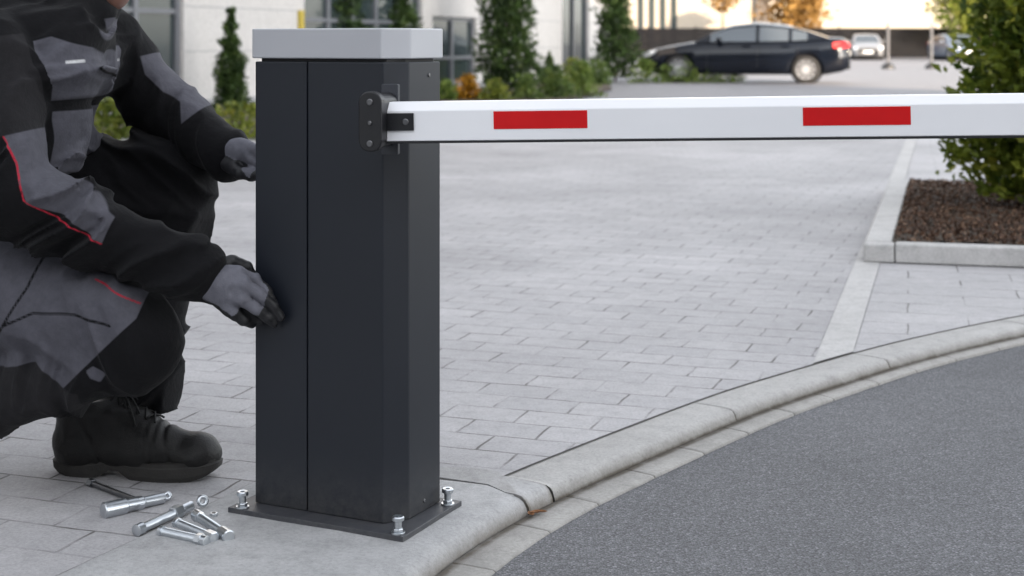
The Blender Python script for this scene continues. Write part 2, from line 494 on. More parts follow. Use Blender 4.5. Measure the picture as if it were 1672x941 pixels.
def sheet(name, pts, z, mat, kind='structure'):
    o = mesh_obj(name, [(p[0], p[1], z) for p in pts], [list(range(len(pts)))], mat)
    return tag(o, kind=kind)

sheet("ground", [(-600, -600), (600, -600), (600, 900), (-600, 900)], -0.09, M['lot'])
road = [tuple(E[i] + NRM[i] * 0.045) for i in range(0, len(E), 6)]
sheet("road", [(E[0][0] + 0.1, -12)] + road + [(22, 10.2), (22, -12)], -0.0365, M['asphalt'])
# strip line (flush pale edging) running from kerb past the planter into the distance
SD = np.array([2.39, 8.15]); SD /= np.linalg.norm(SD); SN = np.array([SD[1], -SD[0]])
S0 = np.array([1.085, 4.69])                      # right side of the strip
strip_w = 0.105
kin = np.array([E[i] + NRM[i] * -0.1315 for i in range(len(E))])
i_pad = int(s_pad / STEP)
side = (kin - S0) @ SN
i_l = i_pad + int(np.argmax(side[i_pad:] > -strip_w))
i_r = i_pad + int(np.argmax(side[i_pad:] > 0))
YB = 21.5
far = lambda off: S0 + SN * off + SD * ((YB - S0[1]) / SD[1])
left_edge = [tuple(kin[i]) for i in range(i_pad, i_l, 3)] + [tuple(kin[i_l])]
driveway = [(-9, 0.5), (-1.12, 2.0)] + [tuple(q) for q in pav_in[1:]] + left_edge + [tuple(far(-strip_w - 0.002)), (-9, YB)]
sheet("driveway", driveway, 0.0, M['pavers'])
sheet("path_edging", [tuple(kin[i]) for i in range(i_l, i_r + 1)] + [tuple(far(0)), tuple(far(-strip_w))], 0.003, M['edging'])
right_edge = [tuple(kin[i]) for i in range(i_r, len(E) - 4, 4)]
sheet("path", right_edge + [(14, YB), tuple(far(0.004))], 0.0, M['slabs'])
sheet("joint_bed", [(-9, 0.3), (-1.3, 1.2)] + [tuple(E[i] + NRM[i] * -0.03) for i in range(0, len(E), 8)] + [(14, YB + .1), (-9, YB + .1)], -0.0035, M['sand'])
sheet("parking_lot", [(-60, YB), (120, YB), (120, 160), (-60, 160)], -0.02, M['lot'])
# flush kerb line where pavers end and the lot begins
mb = MB(); mb.aabb(-9, 14, YB - 0.02, YB + 0.13, -0.05, 0.006)
tag(mb.build("lot_kerb", M['edging'], bevel=0.004), kind='structure')

# ------------------------------------------------------------------ barrier gate
LC = np.array([-0.523, 3.013])                    # left front corner of the cabinet at its foot
def loc2(u, v): return LC + U * u + Vv * v
ZB, ZT = 0.0145, 0.912
W_, D_, CH = 0.348, 0.172, 0.046
gate = thing("barrier_gate", "anthracite barrier gate cabinet with pale cap and white boom with red stripes", "barrier gate", tuple(np.append(loc2(W_ / 2, D_ / 2), 0.0)))
SE = 0.125
def profile(o=0.0, u0=0.0):
    c = CH
    return [loc2(u0 - (o if u0 == 0 else 0), -o), loc2(W_ - c - o * 0.3, -o), loc2(W_ - c * 0.28 + o, c - o * 0.2), loc2(W_ + o - c * 0.28, D_ + o), loc2(u0 - (o if u0 == 0 else 0), D_ + o)]
def at_z(poly, z): return [(p[0], p[1], z) for p in poly]
mb = MB(); mb.prism(at_z(profile(0, SE + 0.003), ZB), (0, 0, ZT - ZB))
body = mb.build("cabinet_body", M['body'], gate, bevel=0.0022)
mb = MB(); mb.prism(at_z([loc2(0, 0.0012), loc2(SE, 0.0012), loc2(SE, D_), loc2(0, D_)], ZB), (0, 0, ZT - ZB))
door = mb.build("cabinet_door", M['body'], gate, bevel=0.0022)
mb = MB(); mb.prism(at_z([loc2(SE - 0.01, 0.012), loc2(SE + 0.02, 0.012), loc2(SE + 0.02, D_ - .01), loc2(SE - 0.01, D_ - .01)], ZB + .002), (0, 0, ZT - ZB - .004))
mb.build("seam_gasket", M['rubber'], gate)
mb = MB(); mb.prism(at_z(profile(-0.010), ZT - 0.01), (0, 0, 0.02)); mb.build("cap_collar", M['rubber'], gate)
mb = MB(); mb.prism(at_z(profile(0.0045), 0.9185), (0, 0, 0.060)); mb.build("cap", M['cap'], gate, bevel=0.003, seg=3)
# base plate
pl, pn, pr = G(372, 840)[:2], G(658, 889)[:2], G(754, 829)[:2]
pb = pl + pr - pn
mb = MB(); mb.prism([(q[0], q[1], 0.0025) for q in (pl, pn, pr, pb)], (0, 0, 0.0115))
mb.build("base_plate", M['plate'], gate, bevel=0.0012)
# small plinth skirt under body (recessed)
mb = MB(); mb.prism(at_z(profile(-0.006), 0.013), (0, 0, 0.012)); mb.build("skirt", M['rubber'], gate)

def hexa(mb, c, r, z0, z1, rot=0.0, n=6):
    mb.prism([(c[0] + r * math.cos(rot + 2 * math.pi * k / n), c[1] + r * math.sin(rot + 2 * math.pi * k / n), z0) for k in range(n)], (0, 0, z1 - z0))
def anchor(cx, cy, rot):
    c = (cx, cy)
    z = 0.014
    mb = MB(); hexa(mb, c, 0.0135, z, z + 0.0035, 0, 24)
    o = mb.build("anchor_bolt", M['zinc'], gate, bevel=0.0006)
    mb = MB(); hexa(mb, c, 0.0105, z + 0.0037, z + 0.010, rot); mb.build("nut", M['zinc'], o, bevel=0.0012)
    mb = MB(); mb.tube([(cx, cy, z + 0.010), (cx, cy, z + 0.0235)], 0.0072, 14); mb.build("bolt_shank", M['zinc'], o, smooth=True, sharp=30)
    zt = z + 0.0235
    mb = MB()
    n = 24
    ro, ri = 0.0118, 0.0048
    prof = [(ri, zt + 0.004), (ri, zt + 0.0090), (ro * 0.86, zt + 0.0095), (ro, zt + 0.0075), (ro, zt + 0.0018), (ro * 0.7, zt), (0.0, zt + 0.0001)]
    vs = [(cx + r * math.cos(2 * math.pi * k / n), cy + r * math.sin(2 * math.pi * k / n), zz) for r, zz in prof for k in range(n)]
    fs = [[i * n + k, i * n + (k + 1) % n, (i + 1) * n + (k + 1) % n, (i + 1) * n + k] for i in range(len(prof) - 1) for k in range(n)]
    fs.append(list(range(n)))
    mb.add(vs, fs)
    mb.build("bolt_head", M['zinc'], o, smooth=True, sharp=30)
for (px, py, rot) in ((396, 829, 0.2), (650, 871, 0.7), (731, 824, 0.45)):
    g = G(px, py, 0.014); anchor(g[0], g[1], rot)
bk = np.array(pb) + (np.array(pn) - np.array(pb)) * 0.08
anchor(bk[0], bk[1], 0.1)

# boom
b0, b1 = P(627, 199.5, 2.80), P(1672, 187.5, 2.63)
bd = (b1 - b0); bd /= np.linalg.norm(bd)
bm = np.array([-bd[1], bd[0], 0]); bm /= np.linalg.norm(bm)     # horizontal, away from the viewer
bu = np.cross(bd, bm) * -1
if bu[2] < 0: bu = -bu
BL = 3.4
sec = [(0.0, -0.0365), (0.0, 0.0205), (0.013, 0.0370), (0.042, 0.0370), (0.052, 0.0250), (0.052, -0.0365)]
mb = MB(); mb.prism([b0 + bm * a + bu * z for a, z in sec], bd * BL)
boom = mb.build("boom", M['white'], gate, bevel=0.0015)
mb = MB(); mb.prism([b0 + bm * a + bu * z for a, z in [(0.001, -0.0412), (0.001, -0.0366), (0.051, -0.0366), (0.051, -0.0412)]], bd * BL)
mb.build("rubber_edge", M['rubber'], boom, bevel=0.001)
mb = MB(); mb.prism([b0 + bd * BL + bm * a + bu * z for a, z in [(-.002, -0.039), (-.002, 0.022), (0.012, 0.039), (0.043, 0.039), (0.054, 0.026), (.054, -.039)]], bd * 0.012)
mb.build("end_cap", M['rubber'], boom, bevel=0.001)
def s_boom(px):
    lo, hi = 0.0, BL
    for _ in range(50):
        mid = 0.5 * (lo + hi); p = b0 + bd * mid
        if CX + F * p[0] / p[1] < px: lo = mid
        else: hi = mid
    return lo
stripes = [(s_boom(806), s_boom(959)), (s_boom(1311), s_boom(1487))]
gap = stripes[1][0] - stripes[0][0]
for k in (1, 2, 3): stripes.append((stripes[1][0] + gap * k, stripes[1][0] + gap * k + 0.185))
for a, c in stripes:
    mb = MB(); mb.prism([b0 + bd * s - bm * 0.0009 + bu * z for s, z in ((a, -0.0155), (c, -0.0155), (c, 0.0175), (a, 0.0175))], bm * 0.0008)
    mb.build("red_stripe", M['red'], boom)
# bracket: pill shaped flange, hub, mounting plate, fork arm, screws
pc, mc = P(604, 199, 2.765), P(633, 195, 2.862)
hx = mc - pc; hx[2] = 0; hlen = np.linalg.norm(hx); hx /= hlen
hr = np.array([hx[1], -hx[0], 0.0])                 # sideways, to the right
hz = np.array([0, 0, 1.0])
def pill(c, w, h, r, n=6):
    pts = []
    for (sx, sz, a0) in ((1, 1, 0), (-1, 1, 90), (-1, -1, 180), (1, -1, 270)):
        for k in range(n + 1):
            a = R(a0 + 90 * k / n)
            pts.append(c + hr * (sx * (w / 2 - r) + r * math.cos(a)) + hz * (sz * (h / 2 - r) + r * math.sin(a)))
    return pts
mb = MB(); mb.prism(pill(pc, 0.046, 0.113, 0.021), hx * 0.022); bracket = mb.build("boom_bracket", M['bracket'], gate, bevel=0.003, seg=3)
mb = MB(); mb.prism(pill(pc + hx * 0.0225, 0.040, 0.104, 0.0195), hx * (hlen - 0.02)); mb.build("hub", M['bracket'], bracket, bevel=0.002)
mb = MB(); mb.prism(pill(mc + hr * 0.004, 0.034, 0.136, 0.003), hx * 0.012); mb.build("mounting_plate", M['plate'], bracket, bevel=0.001)
fa0, fa1 = s_boom(628) - 0.012, s_boom(676)
mb = MB(); mb.prism([b0 + bd * s - bm * 0.0045 + bu * z for s, z in ((fa0, -0.0165), (fa1, -0.0165), (fa1, 0.0165), (fa0, 0.0165))], bm * 0.0042)
arm = mb.build("fork_arm", M['bracket'], bracket, bevel=0.0012)
mb = MB(); mb.prism([b0 - bd * 0.010 + bm * a + bu * z for a, z in ((-.0004, -.036), (-.0004, .033), (.05, .033), (.05, -.036))], bd * 0.0095)
mb.build("boom_socket", M['bracket'], bracket, bevel=0.002)
def screw(c, n, r, parent, mat=M['screw'], t=0.003):
    mb = MB(); n = np.array(n) / np.linalg.norm(n)
    mb.tube([c, c + n * t * 0.7, c + n * t], [r, r, r * 0.75], 16)
    o = mb.build("screw", mat, parent)
    mb = MB(); mb.tube([c + n * (t + 0.0001), c + n * (t + 0.0003)], r * 0.45, 6); return o
for py in (167, 201, 235):
    c = P(604, py, 2.7645); c = pc + hz * (c[2] - pc[2]); screw(c, -hx, 0.0062 if py != 201 else 0.004, bracket)
screw(b0 + bd * s_boom(663) - bm * 0.0045, -bm, 0.0062, bracket)
# tiny screws on the narrow face
for (v, z) in ((0.125, 0.885), (0.105, 0.035)):
    g = loc2(W_ - CH * 0.28, v); c = np.array([g[0], g[1], z])
    screw(c, np.append(U, 0), 0.004, body, M['screw'], 0.002)

# ------------------------------------------------------------------ loose bolts on the ground
BOLTS = "loose zinc bolts on the paving"
def loose_bolt(label, a, b, ra, rb, za, zb, parts, dark=False):
    """a,b: photo pixels of the two ends; ra, rb radii; heights of the axis above ground"""
    parts = [(p[0], p[1], p[2], p[3] * 1.12, *p[4:]) for p in parts]
    A, B = G(*a, 0.0), G(*b, 0.0)
    A = np.array([A[0], A[1], za]); B = np.array([B[0], B[1], zb])
    ax = B - A; L = np.linalg.norm(ax); ax /= L
    base = (A + B) / 2; base[2] = 0
    t = thing("bolt", label, "bolt", tuple(base), BOLTS)
    mt = M['steel_dark'] if dark else M['zinc']
    def seg(name, t0, t1, r, n=20, prof=None):
        mb = MB()
        if prof is None: prof = [(0, .82), (.04, 1), (.96, 1), (1, .82)]
        mb.tube([A + ax * L * (t0 + (t1 - t0) * q) for q, _ in prof], [r * k for _, k in prof], n)
        return mb.build(name, mt, t, smooth=(n > 8), sharp=24)
    for p in parts: seg(*p)
    return t
thr = [(i / 60, 1 - 0.05 * (i % 2)) for i in range(61)]
loose_bolt("dark slim bolt lying furthest from the pile, behind the thick sleeve anchor", (146, 793), (222, 822), .006, .006, .0065, .0065,
           [("shaft", 0.08, 1.0, 0.0056, 16, thr), ("bolt_head", 0.0, 0.09, 0.0088, 6)], True)
loose_bolt("thick sleeve anchor bolt with stepped shaft and an open ring end", (168, 846), (276, 820), .013, .008, .0145, .0105,
           [("sleeve", 0.0, 0.34, 0.0145), ("shaft", 0.335, 0.60, 0.0118), ("collar", 0.50, 0.58, 0.0130, 6), ("shank", 0.595, 0.92, 0.0098)])
loose_bolt("longest anchor bolt of the pile, with a collar and an eye end", (222, 876), (322, 834), .008, .01, .0105, .016,
           [("bolt_head", 0.0, 0.10, 0.0105), ("shaft", 0.09, 0.60, 0.0082, 16, thr), ("collar", 0.585, 0.72, 0.0125, 6), ("shank", 0.73, 0.90, 0.0088)])
loose_bolt("nearest bolt of the pile, with a flanged head pointing towards the cabinet", (262, 876), (338, 893), .008, .008, .010, .010,
           [("tip", 0.0, 0.07, 0.0098), ("shaft", 0.065, 0.80, 0.0080, 16, thr), ("bolt_head", 0.79, 0.90, 0.0112, 6), ("washer", 0.895, 1.0, 0.0092)])
loose_bolt("middle bolt of the pile, partly under the longest anchor", (288, 862), (350, 888), .008, .008, .0100, .010,
           [("tip", 0.0, 0.07, 0.0096), ("shaft", 0.065, 0.82, 0.0078, 16, thr), ("bolt_head", 0.81, 1.0, 0.0110, 6)])
loose_bolt("bolt of the pile closest to the base plate, with a rounded head", (320, 850), (374, 886), .008, .009, .0110, .0105,
           [("tip", 0.0, 0.14, 0.0105), ("shaft", 0.13, 0.80, 0.0082, 16, thr), ("bolt_head", 0.79, 1.0, 0.0112)])
def ring_part(parent, c, ax, R0, r0, mat, name):
    ax = np.array(ax) / np.linalg.norm(ax)
    u = np.cross(ax, [0.3, 0.2, 1.0]); u /= np.linalg.norm(u); w = np.cross(ax, u)
    n, k = 24, 8
    vs = [c + (R0 + r0 * math.cos(2 * math.pi * j / k)) * (u * math.cos(2 * math.pi * i / n) + w * math.sin(2 * math.pi * i / n)) + ax * r0 * math.sin(2 * math.pi * j / k) for i in range(n) for j in range(k)]
    fs = [[i * k + j, ((i + 1) % n) * k + j, ((i + 1) % n) * k + (j + 1) % k, i * k + (j + 1) % k] for i in range(n) for j in range(k)]
    return mesh_obj(name, vs, fs, mat, parent, smooth=True)
bolts = [o for o in COL.objects if o.name.startswith("bolt") and o.parent is None]
g = G(273, 820); ring_part(bolts[1], np.array([g[0], g[1], 0.0125]), (0.25, -0.7, 0.6), 0.0060, 0.0042, M['zinc'], "ring")
g = G(331, 833); ring_part(bolts[2], np.array([g[0], g[1], 0.0185]), (0.35, -0.8, 0.3), 0.0080, 0.0046, M['zinc'], "eye")
g = G(349, 846)
nut = thing("nut", "small hex nut lying beside the bolt pile", "nut", tuple(g))
mb = MB(); hexa(mb, (g[0], g[1]), 0.0085, 0.0032, 0.0105, 0.3); mb.build("nut_body", M['zinc'], nut, bevel=0.0012)
mb = MB(); hexa(mb, (g[0], g[1]), 0.0042, 0.0104, 0.0108, 0.3, 14); mb.build("nut_bore", M['rubber'], nut)

LF = np.append(E[int(s_pad / STEP)] + NRM[int(s_pad / STEP)] * 0.024, zk(s_pad) + 0.001)
lf = thing("dry_leaf", "curled brown dry leaf caught in the kerb joint beside the concrete pad", "leaf", tuple(LF))
c0 = LF + np.array([0, 0, .0015])
lv, lfc = [], []
for (dx, dy, w, r0) in ((0, 0, .011, .4), (-.013, -.012, .009, 1.9), (.010, .004, .008, 2.8)):
    for i in range(5):
        for j in range(3):
            a, b_ = (i / 4 - .5) * 2, (j - 1)
            x, y = a * w * 1.6, b_ * w * (1 - a * a) * .8
            lv.append((c0[0] + dx + x * math.cos(r0) - y * math.sin(r0), c0[1] + dy + x * math.sin(r0) + y * math.cos(r0), c0[2] + .002 + .5 * abs(y) + .004 * a * a))
    b0i = len(lv) - 15
    lfc += [[b0i + i * 3 + j, b0i + (i + 1) * 3 + j, b0i + (i + 1) * 3 + j + 1, b0i + i * 3 + j + 1] for i in range(4) for j in range(2)]
mesh_obj("leaf_blade", lv, lfc, simple("dry_leaf_brown", (0.20, 0.085, 0.03), 0.8, 0.0, 0.3, 200.0), lf, smooth=True)

# ------------------------------------------------------------------ signed-distance modelling (worker)
class Grid:
    def __init__(s, lo, hi, h):
        s.h = h; s.lo = np.array(lo, float)
        s.n = np.ceil((np.array(hi) - s.lo) / h).astype(int) + 1
        s.ax = [(s.lo[k] + h * np.arange(s.n[k])).astype(np.float32) for k in range(3)]
    def empty(s): return np.full(tuple(s.n), 0.25, np.float32)
    def sub(s, lo, hi):
        i0 = np.clip(np.floor((np.array(lo) - s.lo) / s.h).astype(int), 0, s.n - 1)
        i1 = np.clip(np.ceil((np.array(hi) - s.lo) / s.h).astype(int) + 1, 1, s.n)
        sl = tuple(slice(a, b) for a, b in zip(i0, i1))
        return sl, [s.ax[k][sl[k]] for k in range(3)]

def d_capsule(X, Y, Z, a, b, ra, rb):
    ba = b - a; L2 = float(ba @ ba)
    t = np.clip(((X - a[0]) * ba[0] + (Y - a[1]) * ba[1] + (Z - a[2]) * ba[2]) / L2, 0, 1)
    d = np.sqrt((X - a[0] - t * ba[0]) ** 2 + (Y - a[1] - t * ba[1]) ** 2 + (Z - a[2] - t * ba[2]) ** 2)
    return d - (ra + (rb - ra) * t)

def smin(a, b, k):
    if k <= 0: return np.minimum(a, b)
    hh = np.clip(0.5 + 0.5 * (b - a) / k, 0, 1)
    return b + (a - b) * hh - k * hh * (1 - hh)

def cap(grid, V, a, b, ra, rb, k=0.02, squash=None):
    a, b = np.array(a, float), np.array(b, float)
    m = max(ra, rb) + 0.09
    sl, (x, y, z) = grid.sub(np.minimum(a, b) - m, np.maximum(a, b) + m)
    X, Y, Z = x[:, None, None], y[None, :, None], z[None, None, :]
    V[sl] = smin(V[sl], d_capsule(X, Y, Z, a, b, ra, rb).astype(np.float32), k)

def ell(grid, V, c, r, k=0.02, rot=None):
    c = np.array(c, float); r = np.array(r, float)
    m = r.max() + 0.09
    sl, (x, y, z) = grid.sub(c - m, c + m)
    X, Y, Z = x[:, None, None] - c[0], y[None, :, None] - c[1], z[None, None, :] - c[2]
    if rot is not None:
        q = [X * rot[i][0] + Y * rot[i][1] + Z * rot[i][2] for i in range(3)]
    else: q = [X, Y, Z]
    k0 = np.sqrt((q[0] / r[0]) ** 2 + (q[1] / r[1]) ** 2 + (q[2] / r[2]) ** 2)
    k1 = np.sqrt((q[0] / r[0] ** 2) ** 2 + (q[1] / r[1] ** 2) ** 2 + (q[2] / r[2] ** 2) ** 2) + 1e-9
    V[sl] = smin(V[sl], (k0 * (k0 - 1) / k1).astype(np.float32), k)

def surface_nets(V, lo, h):
    ins = V < 0
    n = np.array(V.shape)
    cs = [(dx, dy, dz) for dx in (0, 1) for dy in (0, 1) for dz in (0, 1)]
    cnt = np.zeros(tuple(n - 1), np.int8)
    for c in cs: cnt += ins[c[0]:n[0] - 1 + c[0], c[1]:n[1] - 1 + c[1], c[2]:n[2] - 1 + c[2]]
    cells = np.argwhere((cnt > 0) & (cnt < 8))
    vals = np.stack([V[cells[:, 0] + c[0], cells[:, 1] + c[1], cells[:, 2] + c[2]] for c in cs], 1)
    acc = np.zeros((len(cells), 3)); num = np.zeros(len(cells))
    for i in range(8):
        for j in range(i + 1, 8):
            if sum(abs(p - q) for p, q in zip(cs[i], cs[j])) != 1: continue
            m = (vals[:, i] < 0) != (vals[:, j] < 0)
            t = np.where(m, vals[:, i] / np.where(m, vals[:, i] - vals[:, j], 1), 0)
            pi, pj = np.array(cs[i], float), np.array(cs[j], float)
            acc += m[:, None] * (pi + t[:, None] * (pj - pi)); num += m
    verts = lo + h * (cells + acc / num[:, None])
    idx = np.full(tuple(n - 1), -1, np.int64)
    idx[tuple(cells.T)] = np.arange(len(cells))
    quads = []
    for ax in range(3):
        o1, o2 = (ax + 1) % 3, (ax + 2) % 3
        a = [slice(None)] * 3; b = [slice(None)] * 3
        a[ax] = slice(0, n[ax] - 1); b[ax] = slice(1, n[ax])
        df = ins[tuple(a)] != ins[tuple(b)]
        e = np.argwhere(df)
        e = e[(e[:, o1] > 0) & (e[:, o2] > 0) & (e[:, o1] < n[o1] - 1) & (e[:, o2] < n[o2] - 1)]
        flip = ins[tuple(e.T)]
        def ci(d1, d2):
            c = e.copy(); c[:, o1] -= d1; c[:, o2] -= d2
            return idx[tuple(c.T)]
        q = np.stack([ci(1, 1), ci(0, 1), ci(0, 0), ci(1, 0)], 1)
        q[~flip] = q[~flip][:, ::-1]
        quads.append(q)
    return verts, np.concatenate(quads)

LAT = RNG.random((32, 32, 32)).astype(np.float32)
def vnoise(p):
    i = np.floor(p).astype(int); f = p - i; f = f * f * (3 - 2 * f)
    out = 0
    for dx in (0, 1):
        for dy in (0, 1):
            for dz in (0, 1):
                w = (f[:, 0] if dx else 1 - f[:, 0]) * (f[:, 1] if dy else 1 - f[:, 1]) * (f[:, 2] if dz else 1 - f[:, 2])
                out = out + w * LAT[(i[:, 0] + dx) % 32, (i[:, 1] + dy) % 32, (i[:, 2] + dz) % 32]
    return out

def folds(grid, V, limbs):
    """cloth folds across each limb: limbs = [(a, b, amplitude fn of t, frequency, slant)]"""
    idx = np.argwhere(np.abs(V) < 0.035)
    p = grid.lo + grid.h * idx
    best = np.full(len(p), 9.0); disp = np.zeros(len(p))
    for (a, b, r, ampf, fr, slant) in limbs:
        a, b = np.array(a, float), np.array(b, float)
        L = np.linalg.norm(b - a); ax = (b - a) / L
        rel = p - a; t = rel @ ax / L
        tc = np.clip(t, 0, 1)
        dist = np.linalg.norm(rel - (tc * L)[:, None] * ax, axis=1) - r
        u = np.cross(ax, [0, 1, 0]); u /= np.linalg.norm(u); w = np.cross(ax, u)
        cu, cw = rel @ u, rel @ w
        q = np.stack([(t * L + slant * cu) * fr, cu * 7 + 3.1, cw * 7 + 9.7], 1)
        warp = vnoise(p * 8 + 5)
        q[:, 0] += 1.3 * warp
        n1 = vnoise(q); n2 = vnoise(q * np.array([2.1, 1.6, 1.6]) + 13.3)
        ridge = 1.25 * (1 - np.abs(2 * n1 - 1)) ** 2.0 + 0.35 * (1 - np.abs(2 * n2 - 1)) ** 1.6 - 0.72
        am = np.array(ampf(t))
        d = ridge * am
        wgt = 1.0 / (1 + np.exp((dist - best) / 0.012))
        disp = disp * (1 - wgt) + d * wgt
        best = np.minimum(best, dist)
    V[tuple(idx.T)] -= disp.astype(np.float32)

def poly_sd(pts, poly):
    """signed distance, positive inside"""
    poly = np.array(poly, float); x, y = pts[:, 0], pts[:, 1]
    ins = np.zeros(len(pts), bool); dm = np.full(len(pts), 1e9)
    for i in range(len(poly)):
        a, b = poly[i], poly[(i + 1) % len(poly)]
        c = ((a[1] > y) != (b[1] > y)) & (x < (b[0] - a[0]) * (y - a[1]) / (b[1] - a[1] + 1e-12) + a[0])
        ins ^= c
        ab = b - a; t = np.clip(((pts - a) @ ab) / (ab @ ab + 1e-12), 0, 1)
        dm = np.minimum(dm, np.linalg.norm(pts - a - t[:, None] * ab, axis=1))
    return np.where(ins, dm, -dm)

def line_sd(pts, line):
    line = np.array(line, float); dm = np.full(len(pts), 1e9)
    for a, b in zip(line[:-1], line[1:]):
        ab = b - a; t = np.clip(((pts - a) @ ab) / (ab @ ab + 1e-12), 0, 1)
        dm = np.minimum(dm, np.linalg.norm(pts - a - t[:, None] * ab, axis=1))
    return dm

def elev(p, Yref):
    """side elevation of the figure: x and z laid out on the scale of the photograph at distance Yref"""
    return np.stack([CX + p[:, 0] * F / Yref, HY + (H - p[:, 2]) * F / Yref], 1)

def cloth_mat(name, dark, mid, grey, red, light):
    m, nt, b = nodes_of(name)
    v = coords(nt)
    def att(n, soft=1.2):
        a = nt.nodes.new("ShaderNodeAttribute"); a.attribute_name = n
        return math_n(nt, 'ADD', math_n(nt, 'MULTIPLY', a.outputs["Fac"], 0.5 / soft), 0.5, True)
    c = mixc(nt, att("mid"), dark, mid)
    c = mixc(nt, att("grey"), c, grey)
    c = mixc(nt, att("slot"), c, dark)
    c = mixc(nt, att("light"), c, light)
    c = mixc(nt, att("red", 0.8), c, red)
    k = ramp(nt, noise(nt, v, 45.0, 4.0, 0.7), [(0.25, 0.82), (0.75, 1.16)])
    c = mixc(nt, 1.0, c, k, 'MULTIPLY')
    nt.links.new(c, b.inputs["Base Color"])
    b.inputs["Roughness"].default_value = 0.92
    b.inputs["Specular IOR Level"].default_value = 0.18
    b.inputs["Sheen Weight"].default_value = 0.035
    n1 = bump(nt, b, noise(nt, v, 38.0, 5.0, 0.6), 0.006, 0.55)
    wv = nt.nodes.new("ShaderNodeTexWave"); wv.inputs["Scale"].default_value = 260; wv.inputs["Distortion"].default_value = 1.5
    nt.links.new(v, wv.inputs["Vector"])
    bump(nt, b, wv.outputs[0], 0.0006, 0.4, n1)
    return m
M['cloth'] = cloth_mat("workwear_cloth", (0.0050, 0.0049, 0.0060), (0.0165, 0.0158, 0.0175), (0.082, 0.081, 0.097), (0.42, 0.02, 0.04), (0.5, 0.5, 0.5))
M['glove'] = simple("grey_knit_glove", (0.140, 0.140, 0.164), 0.9, 0.0, 0.12, 60.0, 420, 0.0010, 0.2)
M['glove_palm'] = simple("black_coated_palm", (0.012, 0.012, 0.014), 0.55, 0.0, 0.1, 60.0, 300, 0.0006)
M['boot'] = simple("black_nubuck", (0.0085, 0.0078, 0.0076), 0.55, 0.0, 0.25, 25.0, 260, 0.0009, 0.4)
M['sole'] = simple("black_rubber_sole", (0.026, 0.024, 0.022), 0.7, 0.0, 0.2, 30.0, 200, 0.0008)
M['lace'] = simple("black_lace", (0.008, 0.008, 0.008), 0.8)
M['skin'] = simple("tanned_skin", (0.19, 0.095, 0.070), 0.5, 0.0, 0.08, 30.0, 200, 0.0004)
M['beard'] = simple("dark_hair", (0.012, 0.009, 0.008), 0.7, 0.0, 0.2, 60.0, 400, 0.0015)

worker = thing("person", "worker in dark grey workwear and grey gloves squatting at the barrier cabinet", "person", (-0.90, 3.25, 0.0))

def relax(v, f, it=3, lam=0.5):
    e = np.concatenate([f[:, [0, 1]], f[:, [1, 2]], f[:, [2, 3]], f[:, [3, 0]]])
    n = len(v)
    deg = np.bincount(e[:, 0], minlength=n) + np.bincount(e[:, 1], minlength=n)
    v = v.copy()
    for k in range(it * 2):
        acc = np.stack([np.bincount(e[:, 0], v[e[:, 1], c], n) + np.bincount(e[:, 1], v[e[:, 0], c], n) for c in range(3)], 1)
        v += (lam if k % 2 == 0 else -lam * 0.94) * (acc / np.maximum(deg, 1)[:, None] - v)
    return v

def person_part(name, V, grid, mat, parent, attrf=None, smooth=True):
    v, f = surface_nets(V, grid.lo, grid.h)
    v = relax(v, f, 5)
    at = attrf(v) if attrf else None
    return mesh_obj(name, v, f, mat, parent, smooth=True, attrs=at)

def union_sd(pts, polys):
    d = np.full(len(pts), -1e3)
    for q in polys: d = np.maximum(d, poly_sd(pts, q))
    return d

# joints of the pose
nS, nE, nW = P(-12, 92, 3.02), P(22, 318, 2.94), P(318, 447, 2.955)
fS, fE, fW = P(165, 62, 3.42), P(262, 172, 3.44), P(366, 250, 3.33)
nH, nK, nA = P(-90, 430, 3.12), P(214, 560, 3.00), P(-150, 702, 3.08)
fH, fK, fA = P(-40, 322, 3.38), P(290, 284, 3.42), P(222, 668, 3.34)

# ---- body: torso core, neck and head (mostly inside the clothes, the chin shows)
hd = P(183, -92, 3.20)
hdir = np.array([0.90, -0.10, -0.42]); hdir /= np.linalg.norm(hdir)       # where the face looks
hup = np.array([0.42, 0, 0.90]); hup -= (hup @ hdir) * hdir; hup /= np.linalg.norm(hup)
hrt = np.cross(hdir, hup)
def HP(f, r, u): return hd + hdir * f + hrt * r + hup * u
gr = Grid(hd + np.array([-0.35, -0.3, -0.75]), hd + np.array([0.3, 0.35, 0.2]), 0.006)
V = gr.empty()
rotm = [hdir, hrt, hup]
ell(gr, V, HP(-0.01, 0, 0.02), (0.098, 0.077, 0.105), 0.0, rotm)
ell(gr, V, HP(0.035, 0, -0.06), (0.055, 0.056, 0.062), 0.03, rotm)
cap(gr, V, HP(0.055, -0.012, -0.108), HP(0.055, 0.012, -0.108), 0.021, 0.021, 0.025)
cap(gr, V, HP(0.088, 0, 0.02), HP(0.110, 0, -0.028), 0.009, 0.014, 0.012)
for s_ in (-1, 1):
    ell(gr, V, HP(0.0, s_ * 0.078, -0.015), (0.016, 0.008, 0.030), 0.006, rotm)
    cap(gr, V, HP(0.088, s_ * 0.010, 0.030), HP(0.074, s_ * 0.048, 0.034), 0.009, 0.009, 0.012)
    ell(gr, V, HP(0.075, s_ * 0.032, 0.010), (0.013, 0.014, 0.010), 0.004, rotm)
cap(gr, V, HP(0.088, -0.018, -0.062), HP(0.088, 0.018, -0.062), 0.008, 0.008, 0.006)
cap(gr, V, HP(-0.03, 0, -0.05), P(105, 45, 3.22), 0.055, 0.062, 0.03)
cap(gr, V, P(60, 80, 3.14), P(60, 80, 3.32), 0.08, 0.08, 0.04)
cap(gr, V, P(60, 90, 3.22), P(-20, 300, 3.22), 0.10, 0.10, 0.05)
body_o = person_part("body", V, gr, M['skin'], worker)
